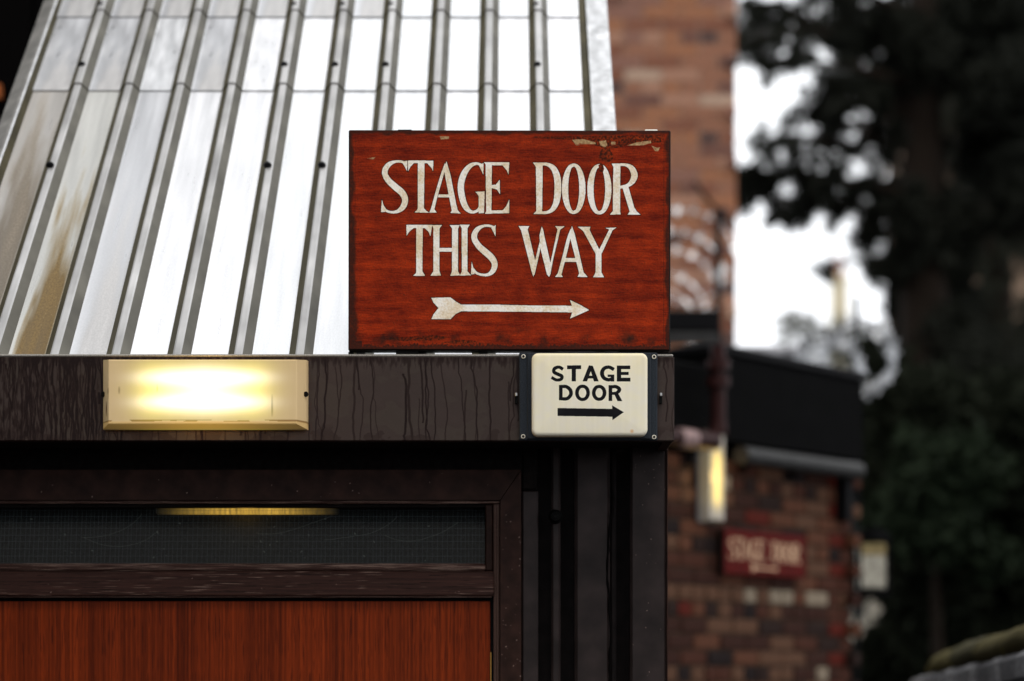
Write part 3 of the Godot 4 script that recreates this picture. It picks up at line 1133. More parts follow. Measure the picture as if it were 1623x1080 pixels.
func door_frame(b: Node3D) -> void:
	var fr := Node3D.new()
	fr.name = "door_frame"
	b.add_child(fr)
	var o := at(CX, HY, DW)
	var s := DW / F
	var head := pl([-700, 745, 825.2, 745, 792.4, 793, -700, 793])
	var jamb := pl([826.2, 746, 826.2, 2100, 793, 2100, 793, 793.8])
	for e in [["head", head], ["jamb", jamb]]:
		var q := PackedVector2Array()
		for p in e[1]:
			q.append(Vector2((p.x - CX) * s, (HY - p.y) * s))
		gpart(fr, e[0], prism(q, 0.03).commit(), M.frame, Vector3(0, EYE, -DW))
	board(fr, "inner_bead", -700, 793.6, 792, 798.5, DW + 0.010, 0.02, M.bead, 0.001)
	board(fr, "inner_bead", 782, 799, 792.2, 2100, DW + 0.016, 0.02, M.stile, 0.001)
	board(fr, "rebate", 774, 799, 783, 2100, DW + 0.034, 0.02, M.black, 0.0)
	board(fr, "rebate", -700, 798, 783, 804, DW + 0.034, 0.02, M.black, 0.0)
	paint_flecks(fr)
	# the rail between light and door
	board(fr, "transom_rail", -700, 906, 783, 945, DW + 0.006, 0.05, M.rail, 0.0025)
	board(fr, "drip_bead", -700, 945.6, 779, 947.6, DW + 0.012, 0.03, M.bead, 0.0006)
	board(fr, "rebate", -700, 947, 783, 954, DW + 0.045, 0.02, M.black, 0.0)

func paint_flecks(fr: Node3D) -> void:
	# specks of old paint and grit standing on the woodwork
	var r := RandomNumberGenerator.new()
	r.seed = 33
	var st := st_new()
	for i in 90:
		var p: Vector3
		var pick := r.randf()
		if pick < 0.4:
			p = at(r.randf_range(795, 825), r.randf_range(800, 1078), DW)
		elif pick < 0.6:
			p = at(r.randf_range(0, 790), r.randf_range(748, 790), DW)
		elif pick < 0.8:
			p = at(r.randf_range(0, 780), r.randf_range(908, 943), DW + 0.006)
		else:
			p = at(r.randf_range(1003, 1054), r.randf_range(720, 1078), DW)
		var l := r.randf_range(0.0004, 0.0013)
		add_box(st, Vector3(l * r.randf_range(0.8, 2.4), l, 0.0006), 0.0, p + Vector3(0, 0, 0.0004), Basis(Vector3.BACK, r.randf_range(0, TAU)))
	var o := gpart(fr, "paint_flecks", st.commit(), M.fleck, Vector3.ZERO)
	o.set_meta("kind", "stuff")

func transom(b: Node3D) -> void:
	var w := Node3D.new()
	w.name = "transom_window"
	b.add_child(w)
	board(w, "sash_stile", 769.5, 800, 781, 905, DW + 0.020, 0.03, M.frame, 0.002)
	board(w, "sash_rail", -700, 799, 769, 804.5, DW + 0.024, 0.03, M.header, 0.001)
	board(w, "glazing_bead", -700, 893.5, 769.2, 905.4, DW + 0.014, 0.03, M.bead, 0.003)
	# the pane leans inwards at the top
	var lean := deg_to_rad(13.0)
	var pw := mm(1480, DW)
	var ph := mm(96, DW)
	var mid := at(768 - 740, 849.5, DW) + Vector3(0, 0, -0.042)
	var bs := Basis(Vector3.RIGHT, -lean)
	gpart(w, "pane", face_quad(pw, ph), M.glass, mid, bs)
	var st := st_new()
	var r := RandomNumberGenerator.new()
	r.seed = 21
	var x := -pw / 2
	while x < pw / 2:
		add_box(st, Vector3(0.00034, ph, 0.0003), 0.0, Vector3(x, 0, 0))
		x += mm(r.randf_range(5.0, 9.0), DW)
	var y := -ph / 2 + 0.006
	while y < ph / 2:
		add_box(st, Vector3(pw, 0.00034, 0.0003), 0.0, Vector3(0, y, 0.0004))
		y += mm(r.randf_range(9.0, 12.5), DW)
	var wg := gpart(w, "wire_mesh", st.commit(), M.wire_grid, mid + bs * Vector3(0, 0, -0.002), bs)
	wg.set_meta("kind", "stuff")
	var bb := gpart(w, "glow_board", box(Vector3(pw, ph * 1.25, 0.01)), M.dusty, mid + Vector3(0, -0.004, -0.085))  # board added behind the pane to catch the strip's glow
	# smears and specks of dirt on the pane
	var ds := st_new()
	for i in 60:
		var p := Vector3(r.randf_range(-0.2, 0.45) * pw, r.randf_range(-0.45, 0.4) * ph, 0.0008)
		var a := r.randf_range(0, TAU)
		var l := r.randf_range(0.0005, 0.0022)
		add_box(ds, Vector3(l * 2, l * 0.7, 0.0002), 0.0, p, Basis(Vector3.BACK, a))
	for c in 5:
		var p := Vector3(r.randf_range(-0.1, 0.4) * pw, r.randf_range(-0.1, 0.1) * ph, 0.0009)
		var a := r.randf_range(-0.5, 0.5)
		for i in 26:
			add_box(ds, Vector3(0.006, 0.0004, 0.0002), 0.0, p, Basis(Vector3.BACK, a))
			p += Vector3(cos(a), sin(a), 0) * 0.006
			a += r.randf_range(-0.05, 0.12)
			if absf(p.y) > ph * 0.42:
				break
	var dm := gpart(w, "dirt", ds.commit(), M.dust, mid, bs)
	dm.set_meta("kind", "stuff")

func glow_strip() -> void:  # added glowing strip that makes the yellow gleam behind the pane
	var d := 4.815
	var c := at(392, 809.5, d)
	var l := thing("glow_strip", "added glowing yellow strip just inside the top of the transom window", "light", c)
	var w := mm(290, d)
	part(l, "strip_bar", box(Vector3(w + 0.02, 0.012, 0.03), 0.002), M.black, Vector3(0, 0.0148, 0))
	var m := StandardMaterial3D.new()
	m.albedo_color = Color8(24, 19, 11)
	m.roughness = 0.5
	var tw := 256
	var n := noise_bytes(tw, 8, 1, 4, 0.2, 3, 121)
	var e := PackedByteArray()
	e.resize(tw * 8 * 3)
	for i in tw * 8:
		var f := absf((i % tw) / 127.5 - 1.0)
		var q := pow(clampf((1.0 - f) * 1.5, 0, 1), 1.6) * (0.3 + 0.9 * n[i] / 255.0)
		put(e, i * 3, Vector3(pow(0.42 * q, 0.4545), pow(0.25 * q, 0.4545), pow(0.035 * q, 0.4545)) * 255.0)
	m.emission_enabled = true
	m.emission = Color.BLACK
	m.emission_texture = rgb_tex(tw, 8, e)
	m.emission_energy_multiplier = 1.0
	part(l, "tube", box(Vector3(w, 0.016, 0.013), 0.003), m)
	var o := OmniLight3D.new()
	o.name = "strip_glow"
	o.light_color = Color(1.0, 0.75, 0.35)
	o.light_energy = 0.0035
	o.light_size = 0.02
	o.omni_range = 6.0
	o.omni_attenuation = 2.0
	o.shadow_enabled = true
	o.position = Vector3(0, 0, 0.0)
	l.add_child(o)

func door(b: Node3D) -> void:
	var a := at(-330, 953.5, DW + 0.03)
	var c := at(777, 2500, DW + 0.03)
	var st := st_new()
	add_box(st, Vector3(c.x - a.x, 1.74, 0.044), 0.001)
	var d := gpart(b, "door", st.commit(), M.door, Vector3((a.x + c.x) / 2, a.y - 0.87, -DW - 0.052))
	gpart(d, "edge_strip", box(Vector3(0.0014, 1.66, 0.03)), M.brass, Vector3(c.x + 0.0012, a.y - 0.93, -DW - 0.046))

# ------------------------------------------------------------------ things on the fascia
func red_sign() -> void:
	var d := D + 0.004
	var p := at(807.5, 557, d)
	var s := thing("direction_sign", "weathered red wooden board lettered STAGE DOOR THIS WAY with white arrow", "sign", p)
	var w := mm(511, d)
	var h := mm(350, d)
	var turn := Basis(Vector3.BACK, deg_to_rad(-0.1))
	part(s, "board", box(Vector3(w, h, 0.034), 0.002), M.sign_edge, Vector3(0, h / 2 + mm(1), -0.019), turn)
	part(s, "painted_face", face_quad(mm(507, d), mm(346, d)), M.sign_face, Vector3(0, h / 2 + mm(1.4), 0.0006), turn)
	var fm := box(Vector3(mm(36), mm(5.4), 0.03), 0.001)
	part(s, "foot", fm, M.black, Vector3(mm(645 - 807.5), -mm(1.9), -0.019))
	part(s, "foot", fm, M.black, Vector3(mm(1000 - 807.5), -mm(1.9), -0.019))
	part(s, "foot", box(Vector3(mm(8), mm(5.0), 0.02), 0.001), M.black, Vector3(mm(555 - 807.5), -mm(1.6), -0.022))
	part(s, "hanger", box(Vector3(mm(22), mm(3), 0.02), 0.001), M.black, Vector3(mm(641 - 807.5), h + mm(2.0), -0.019))
	part(s, "hanger", box(Vector3(mm(20), mm(4), 0.02), 0.001), M.white_tag, Vector3(mm(1033 - 807.5), h + mm(1.6), -0.019))
	for x in [-0.5, 0.5]:
		pass

func box_sign() -> void:
	var d := D - 0.012
	var c := at(932.5, 628.5, d)
	var s := thing("illuminated_sign", "small cream plastic box sign lettered STAGE DOOR with black arrow", "sign", c)
	part(s, "back_plate", box(Vector3(mm(219), mm(139), 0.011), 0.002), M.slate, Vector3(0, 0, -0.0062))
	part(s, "rim", box(Vector3(mm(196), mm(135.5), 0.004), 0.0015), M.slate, Vector3(mm(1), 0, 0.002))
	part(s, "cover", cover(mm(182), mm(130), 0.030, mm(10), mm(6)), M.box_face, Vector3(mm(1.3), 0, 0.0042))
	for p in [[830, 565.5], [1036.5, 566], [829.5, 692], [1036.5, 693]]:
		var st := st_new()
		add_tube(st, [Vector3(0, 0, 0), Vector3(0, 0, 0.003)], [mm(3.7), mm(3.1)], 14)
		var n := part(s, "screw", st.commit(), M.screw, Vector3(mm(p[0] - 932.5), mm(628.5 - p[1]), -0.0006))
		var s2 := st_new()
		add_tube(s2, [Vector3(0, 0, 0.0028), Vector3(0, 0, 0.0036)], [mm(2.1), mm(2.0)], 12)
		part(n, "screw_head", s2.commit(), M.black)
	for x in [818.6, 1047.4]:
		part(s, "lug", box(Vector3(mm(4.4), mm(16), 0.008), 0.001), M.black, Vector3(mm(x - 932.5), mm(628.5 - 632), -0.0065))
		part(s, "lug_pin", box(Vector3(mm(3.6), mm(5), 0.004), 0.0006), M.steel, Vector3(mm(x - 932.5), mm(628.5 - 625.5), 0.0005))
	# rain hanging from the lower edge
	var st := st_new()
	var r := RandomNumberGenerator.new()
	r.seed = 5
	for x in [852, 873, 903, 917, 940, 956, 981, 995, 1010]:
		var q := ball(mm(r.randf_range(1.4, 2.3)), 10)
		st.append_from(q, 0, Transform3D(Basis(), Vector3(mm(x - 932.5), -mm(130) / 2 + mm(1.4), 0.026)))
	var w := part(s, "raindrop", st.commit(), M.water)
	w.set_meta("kind", "stuff")

func frustum_case(w: float, h: float, depth: float, cxe: float, cb: float, ct: float) -> ArrayMesh:
	# bulkhead cover: straight skirt, then bevelled to the face
	var st := st_new()
	var r0 := [Vector3(-w / 2, h / 2, 0), Vector3(w / 2, h / 2, 0), Vector3(w / 2, -h / 2, 0), Vector3(-w / 2, -h / 2, 0)]
	var k := 0.35
	var r1 := []
	for p in r0:
		r1.append(Vector3(p.x - signf(p.x) * cxe * 0.12, p.y, depth * k))
	var r2 := [Vector3(-w / 2 + cxe, h / 2 - ct, depth), Vector3(w / 2 - cxe, h / 2 - ct, depth), Vector3(w / 2 - cxe, -h / 2 + cb, depth), Vector3(-w / 2 + cxe, -h / 2 + cb, depth)]
	var e := 0.0016
	var r3 := []
	for p in r2:
		r3.append(Vector3(p.x - signf(p.x) * e, p.y - signf(p.y) * e, depth + 0.0012))
	var rings := [r0, r1, r2, r3]
	var uvof := func(p: Vector3) -> Vector2: return Vector2(p.x / w + 0.5, 0.5 - p.y / h)
	for i in 3:
		for q in 4:
			var a: Vector3 = rings[i][q]
			var b: Vector3 = rings[i][(q + 1) % 4]
			var c: Vector3 = rings[i + 1][(q + 1) % 4]
			var d: Vector3 = rings[i + 1][q]
			var n := (b - a).cross(d - a).normalized()
			var mid := (a + b + c + d) / 4.0
			if n.dot(Vector3(mid.x, mid.y, 0.01)) < 0 and n.dot(Vector3([0, 1, 0, -1][q], [1, 0, -1, 0][q], 0)) < 0:
				n = -n
			if n.dot(Vector3([0, 1, 0, -1][q], [1, 0, -1, 0][q], 0.3)) < 0:
				n = -n
			quad(st, [a, b, c, d], n, [uvof.call(a), uvof.call(b), uvof.call(c), uvof.call(d)])
	quad(st, r3, Vector3(0, 0, 1), [uvof.call(r3[0]), uvof.call(r3[1]), uvof.call(r3[2]), uvof.call(r3[3])])
	return st.commit()

func bulkhead_lamp() -> void:
	var c := at(327, 628, D)
	var l := thing("bulkhead_lamp", "lit cream bulkhead lamp glowing yellow on the brown fascia", "lamp", c)
	var w := mm(324)
	var h := mm(109)
	part(l, "base_plate", box(Vector3(w - 0.006, h - 0.006, 0.006), 0.001), M.post, Vector3(0, 0, 0.0035))
	part(l, "diffuser", frustum_case(w, h, 0.048, mm(14), mm(5), mm(3)), M.lamp, Vector3(0, 0, 0.0068))
	for sx in [-1.0, 1.0]:
		var st := st_new()
		var a := Vector3(sx * (w / 2 - mm(6)), 0.0, 0.026)
		add_tube(st, [a, a + Vector3(sx * 0.006, 0, 0.004)], [mm(4.6), mm(4.2)], 10)
		part(l, "screw_hole", st.commit(), M.black)
	var o := OmniLight3D.new()
	o.name = "lamp_light"
	o.light_color = Color(1.0, 0.82, 0.45)
	o.light_energy = 0.02
	o.light_size = 0.03
	o.omni_range = 6.0
	o.omni_attenuation = 2.0
	o.shadow_enabled = true
	o.position = Vector3(0, 0, 0.035)
	l.add_child(o)

# ------------------------------------------------------------------ brickwork
func brick_meshes(depth: float, k := 1.0) -> Dictionary:
	return {"full": box(Vector3(0.215 * k, 0.065 * k, depth), 0.004), "half": box(Vector3(0.1025 * k, 0.065 * k, depth), 0.004)}

func brick_face(parent: Node3D, set_: Dictionary, depth: float, x0: float, x1: float, y0: float, y1: float, org: Transform3D, pal: String, r: RandomNumberGenerator, pale := -100.0, k := 1.0) -> void:
	var row := 0
	var y := y0
	while y + 0.065 * k <= y1 + 0.03:
		var x := x1
		# rows are laid from the right-hand corner; English bond with odd snapped bricks
		var headers := row % 4 == 1 or absf(y + 0.025 - pale) < 0.029
		var first := true
		while x > x0 + 0.05:
			var kind := "half" if headers or (first and row % 2 == 1) else "full"
			var ln: float = {"full": 0.215, "half": 0.1025}[kind] * k
			var pos := Vector3(x - ln / 2, y + 0.0325 * k, -depth / 2 + r.randf_range(-0.002, 0.003))
			var key := ""
			if pale > -99.0:
				key = block_brick(pos, row, pale)
			if true:
				if key == "":
					key = pal + str([0, 0, 1, 1, 2, 3, 4, 5, 5, 7 if pal == "brick_t" or r.randf() < 0.3 else 3, 6 if r.randf() < 0.45 else 2][r.randi() % 11])
				var bs := Basis(Vector3.BACK, r.randf_range(-0.006, 0.006))
				var t := org * Transform3D(bs, pos)
				part(parent, "brick", set_[kind], M[key], t.origin, t.basis)
			x -= ln + 0.010
			first = false
		y += 0.075 * k
		row += 1

func brick_tower() -> void:
	var d := 14.4
	var xr := at(1167, 0, d).x
	var t := thing("brick_tower", "tall brown brick chimney tower rising behind the metal roof", "tower", Vector3(xr, 0, -d))
	var top := at(0, -40, d).y
	part(t, "wall_core", box(Vector3(1.5, top, 0.9)), M.mortar_t, Vector3(-0.75 - 0.006, top / 2, -0.45 - 0.008))
	var r := RandomNumberGenerator.new()
	r.seed = 301
	var set_ := brick_meshes(0.05)
	var y0 := at(0, 566, d).y
	brick_face(t, set_, 0.05, -1.5, 0.0, y0, top, Transform3D(), "brick_t", r)
	brick_face(t, set_, 0.05, -0.48, -0.055, y0, top, Transform3D(Basis(Vector3.UP, PI / 2), Vector3(0, 0, -0.5 - 0.055)), "brick_t", r)
	part(t, "cap_stone", box(Vector3(1.6, 0.1, 1.0), 0.01), M.stone, Vector3(-0.75, top + 0.055, -0.45))

const BC := Vector3(1.349, 0, -9.6)
func bs_x(px: float) -> float:
	var t := (px - CX) / F
	return (9.6 * t - 1.349) / (0.602 - 0.798 * t)

func bs_y(px: float, py: float) -> float:
	return EYE + (HY - py) * (9.6 + 0.798 * bs_x(px)) / F

var block_basis := Basis(Vector3(0.602, 0, -0.7985), Vector3.UP, Vector3(0.7985, 0, 0.602))

func block_brick(p: Vector3, row: int, ypale: float) -> String:
	if absf(p.y - ypale) < 0.029:
		return "brick_b7" if p.x > -0.78 and p.x < -0.2 and fmod(absf(p.x) * 9.0, 3.0) > 0.8 else ("brick_b5" if p.x < -0.78 else "")
	if p.x > -0.12:
		return "brick_b6" if row % 2 == 0 else "brick_b0"
	return ""

func entrance_block() -> void:
	var t := thing("entrance_block", "dark red brick entrance block under a deep black roof fascia", "building", BC)
	t.basis = block_basis
	var hb := 2.54
	part(t, "wall_core", box(Vector3(1.7, hb, 0.9)), M.mortar_b, Vector3(-0.85 - 0.006, hb / 2, -0.45 - 0.008))
	var r := RandomNumberGenerator.new()
	r.seed = 302
	var set_ := brick_meshes(0.05, 0.78)
	var ypale := bs_y(1260, 955)
	brick_face(t, set_, 0.05, -1.6, 0.0, 1.2, hb - 0.02, Transform3D(), "brick_b", r, ypale, 0.78)
	brick_face(t, set_, 0.05, -0.3, -0.055, 1.2, hb - 0.02, Transform3D(Basis(Vector3.UP, PI / 2), Vector3(0, 0, -0.3 - 0.055)), "brick_b", r, -100.0, 0.78)
	# flat roof: black fascia, gutter below it
	part(t, "roof_fascia", box(Vector3(1.075, 0.315, 1.0), 0.004), M.parapet, Vector3(-0.4925, 2.76, -0.47))
	part(t, "roof_edge", box(Vector3(1.09, 0.035, 1.02), 0.006), M.post, Vector3(-0.4925, 2.9365, -0.47))
	part(t, "side_roof", box(Vector3(0.68, 0.28, 0.9), 0.006), M.parapet, Vector3(-1.372, 2.725, -0.43))
	var st := st_new()
	add_tube(st, [Vector3(bs_x(1150), 0, 0), Vector3(-0.06, 0, 0)], [0.034, 0.034], 12)
	part(t, "gutter", st.commit(), M.gutter, Vector3(0, 2.552, 0.066))
	for k in 4:
		part(t, "gutter_bracket", box(Vector3(0.02, 0.09, 0.03), 0.003), M.post, Vector3(-0.12 - 0.36 * k, 2.545, 0.016))
	# short black hopper below the gutter near the corner
	part(t, "hopper", box(Vector3(0.045, 0.17, 0.05), 0.004), M.post, Vector3(bs_x(1328), 2.44, 0.03))
	# maroon soil pipe at the left with its collars
	var xp := bs_x(1112) - 0.03
	var pd := 0.09
	st = st_new()
	add_tube(st, [Vector3(xp, 2.93, pd), Vector3(xp, 2.62, pd)], [0.027, 0.027], 14)
	for y in [2.86, 2.80]:
		add_tube(st, [Vector3(xp, y + 0.018, pd), Vector3(xp, y - 0.018, pd)], [0.042, 0.042], 14)
	add_tube(st, [Vector3(xp, 2.66, pd), Vector3(xp, 2.62, pd), Vector3(xp - 0.03, 2.585, pd), Vector3(xp - 0.5, 2.57, pd)], [0.03, 0.034, 0.034, 0.03], 14)
	part(t, "soil_pipe", st.commit(), M.pipe_maroon)
	st = st_new()
	add_tube(st, [Vector3(xp - 0.17, 2.579, pd), Vector3(xp - 0.27, 2.577, pd)], [0.036, 0.036], 14)
	part(t, "pipe_joint", st.commit(), M.pipe_joint)
	# low black outbuilding with a pale gutter, behind and to the left
	var o := thing("outbuilding", "low black outbuilding with pale eaves under the coiled wire", "shed", at(1085, 1070, 12.2) * Vector3(1, 0, 1))
	gpart(o, "wall", box(Vector3(0.34, 3.2, 0.8)), M.parapet, Vector3(at(1090, 0, 12.2).x, 1.6, -12.65))
	gpart(o, "roof_box", box(Vector3(mm(100, 12.2), mm(36, 12.2), 0.5), 0.008), M.post, Vector3(at(1093, 0, 12.2).x, at(0, 508, 12.2).y, -12.45))
	gpart(o, "eaves_strip", box(Vector3(mm(96, 12.0), mm(15, 12.0), 0.1), 0.008), M.gutter, Vector3(at(1092, 0, 12.0).x, at(0, 535, 12.0).y, -12.08))
	var o2 := thing("flat_roof", "pale flat roof edge beyond the black fascia below the sky", "roof", at(1205, 1070, 11.5) * Vector3(1, 0, 1))
	gpart(o2, "roof_slab", box(Vector3(mm(130, 11.5), mm(16, 11.5), 1.0), 0.01), M.felt_pale, Vector3(at(1208, 0, 11.5).x, at(0, 556, 11.5).y, -12.0))
	gpart(o2, "wall", box(Vector3(mm(120, 11.5), 3.05, 0.8)), M.parapet, Vector3(at(1208, 0, 11.5).x, 1.525, -12.05))

func block_lamp() -> void:
	var xa := bs_x(1107)
	var p := BC + block_basis * Vector3(xa + 0.05, 0, 0.0) + Vector3(0, bs_y(1120, 757), 0)
	var l := thing("bulkhead_lamp", "upright lit bulkhead lamp on the dark brick wall above the small red sign", "lamp", p)
	l.basis = block_basis
	var hh := 0.33
	part(l, "base_plate", box(Vector3(0.12, hh + 0.004, 0.012), 0.002), M.lamp_side, Vector3(0, 0, 0.0065))
	var m := StandardMaterial3D.new()
	m.albedo_color = Color8(158, 150, 140)
	m.roughness = 0.4
	var w := 48
	var h := 128
	var e := PackedByteArray()
	e.resize(w * h * 3)
	for y in h:
		for x in w:
			var q := exp(-pow((x - 24.0) / 13.0, 2.0)) * exp(-pow(maxf(0, absf(y - 66.0) - 24.0) / 16.0, 2.0))
			put(e, (y * w + x) * 3, Vector3(pow(0.4 * q, 0.4545), pow(0.27 * q, 0.4545), pow(0.02 * q, 0.4545)) * 255.0)
	m.emission_enabled = true
	m.emission = Color.BLACK
	m.emission_texture = rgb_tex(w, h, e)
	m.emission_energy_multiplier = 2.0
	part(l, "diffuser", frustum_case(0.112, hh, 0.034, 0.006, 0.008, 0.008), m, Vector3(0, 0, 0.0128))
	var o := OmniLight3D.new()
	o.name = "lamp_light"
	o.light_color = Color(1.0, 0.8, 0.45)
	o.light_energy = 0.01
	o.light_size = 0.03
	o.omni_range = 6.0
	o.omni_attenuation = 2.0
	o.shadow_enabled = true
	o.position = Vector3(0, 0, 0.04)
	l.add_child(o)

func far_sign() -> void:
	var x0 := bs_x(1135)
	var x1 := bs_x(1265)
	var y1 := bs_y(1146, 838)
	var y0 := bs_y(1146, 911)
	var p := BC + block_basis * Vector3((x0 + x1) / 2, 0, 0) + Vector3(0, y0, 0)
	var s := thing("wall_sign", "small blurred red sign with cream lettering on the dark brick wall", "sign", p)
	s.basis = block_basis
	part(s, "board", box(Vector3(x1 - x0, y1 - y0, 0.03), 0.003), M.sign_edge, Vector3(0, (y1 - y0) / 2, 0.018))
	part(s, "painted_face", face_quad(x1 - x0 - 0.004, y1 - y0 - 0.004), M.far_sign, Vector3(0, (y1 - y0) / 2, 0.0345))

func lantern() -> void:
	var d := 9.75
	var c := at(1382, 898, d)
	var l := thing("lantern", "black framed lantern with cream glass projecting past the brick corner", "lantern", c)
	var w := mm(50, d)
	var h := mm(84, d)
	for sx in [-1.0, 1.0]:
		for sz in [-1.0, 1.0]:
			part(l, "frame_post", box(Vector3(0.014, h, 0.014), 0.002), M.post, Vector3(sx * (w / 2 - 0.007), 0, sz * (w / 2 - 0.007)))
	for sz in [-1.0, 1.0]:
		part(l, "pane", box(Vector3(w - 0.03, h * 0.22, 0.006)), M.ochre_glass, Vector3(0, h * 0.31, sz * (w / 2 - 0.009)))
		part(l, "pane", box(Vector3(w - 0.03, h * 0.6, 0.006)), M.cream_glass, Vector3(0, -h * 0.11, sz * (w / 2 - 0.009)))
	for sx in [-1.0, 1.0]:
		part(l, "pane", box(Vector3(0.006, h * 0.86, w - 0.03)), M.cream_glass, Vector3(sx * (w / 2 - 0.009), 0, 0))
	part(l, "base", box(Vector3(w, 0.014, w), 0.003), M.post, Vector3(0, -h / 2 - 0.007, 0))
	var st := st_new()
	add_tube(st, [Vector3(0, 0, 0), Vector3(0, 0.012, 0), Vector3(0, 0.045, 0)], [w * 0.78, w * 0.76, w * 0.3], 4)
	part(l, "hood", st.commit(), M.post, Vector3(0, h / 2 + 0.001, 0), Basis(Vector3.UP, PI / 4))
	st = st_new()
	add_tube(st, [Vector3(-w / 2, 0.03, 0), Vector3(-w / 2 - 0.16, 0.03, -0.1)], [0.008, 0.008], 8)
	part(l, "bracket", st.commit(), M.post)

# ------------------------------------------------------------------ razor wire
func coil(centre: Vector3, axis: Vector3, radius: float, turns: int, pitch: float, sd: int) -> ArrayMesh:
	var r := RandomNumberGenerator.new()
	r.seed = sd
	var st := st_new()
	axis = axis.normalized()
	var u := axis.cross(Vector3.UP).normalized()
	var v := u.cross(axis).normalized()
	var pts := []
	var rad := []
	var n := turns * 40
	var wob := 0.0
	for i in n:
		var a := TAU * i / 40.0
		wob = lerpf(wob, r.randf_range(-0.05, 0.05), 0.15)
		var rr := radius * (1.0 + wob + 0.05 * sin(a * 0.37 + sd))
		var p := centre + axis * (pitch * i / 40.0) + u * cos(a) * rr + v * sin(a) * rr * 0.95
		pts.append(p)
		rad.append(0.0022)
		if i % 2 == 0:
			var tdir := (-u * sin(a) + v * cos(a)).normalized()
			var side := axis.rotated(tdir, r.randf_range(0, TAU))
			var up := tdir.cross(side)
			add_box(st, Vector3(0.018, 0.055, 0.0012), 0.0, p, Basis(side, tdir, -up))
			add_box(st, Vector3(0.05, 0.014, 0.0012), 0.0, p, Basis(side, tdir, -up).rotated(tdir, 0.6))
	add_tube(st, pts, rad, 5)
	return st.commit()

func razor_wire() -> void:
	var d := 12.3
	var c := at(1072, 400, d)
	var o := thing("razor_wire", "coil of razor wire in front of the brown brick tower", "razor wire", Vector3(c.x, c.y - 0.3, c.z))
	gpart(o, "wire_coil", coil(at(1084, 392, d), Vector3(-0.16, -0.36, -0.92), 0.265, 5, 0.2, 3), M.galv, Vector3.ZERO)
	var c2 := at(1335, 600, 10.6)
	var o2 := thing("razor_wire", "tangle of razor wire over the black roof fascia beside the dark trees", "razor wire", Vector3(c2.x, c2.y - 0.2, c2.z))
	gpart(o2, "wire_coil", coil(at(1308, 572, 10.2), Vector3(0.22, -0.02, -1), 0.13, 4, 0.12, 8), M.galv_dull, Vector3.ZERO)
	gpart(o2, "wire_coil", coil(at(1362, 560, 10.9), Vector3(0.12, 0.0, -1), 0.16, 4, 0.12, 9), M.galv_dull, Vector3.ZERO)
	var p := thing("fence_post", "slim black post carrying the razor wire", "post", at(1138, 1070, 12.35) * Vector3(1, 0, 1))
	gpart(p, "post_shaft", box(Vector3(mm(11, 12.35), at(0, 335, 12.35).y, 0.04), 0.005), M.post, Vector3(at(1138, 0, 12.35).x, at(0, 335, 12.35).y / 2, -12.35))
	gpart(p, "post_arm", box(Vector3(0.02, 0.3, 0.02), 0.004), M.post, at(1130, 325, 12.35), Basis(Vector3.BACK, 0.7))
	var q := thing("fence_post", "slim dark post among the razor wire at the black roof corner", "post", at(1356, 1070, 10.4) * Vector3(1, 0, 1))
	gpart(q, "post_shaft", box(Vector3(0.02, at(0, 470, 10.4).y, 0.02), 0.004), M.post, Vector3(at(1358, 0, 10.4).x, at(0, 470, 10.4).y / 2, -10.4))

# ------------------------------------------------------------------ beyond
func window(parent: Node3D, x: float, y: float, z: float, w: float, h: float) -> void:
	var f := gpart(parent, "window", box(Vector3(w, h, 0.08), 0.01), M.render_white, Vector3(x, y, z + 0.01))
	for sx in [-1.0, 1.0]:
		for sy in [-1.0, 1.0]:
			part(f, "pane", box(Vector3(w * 0.42, h * 0.44, 0.02)), M.window_dark, Vector3(sx * w * 0.235, sy * h * 0.235, 0.036))

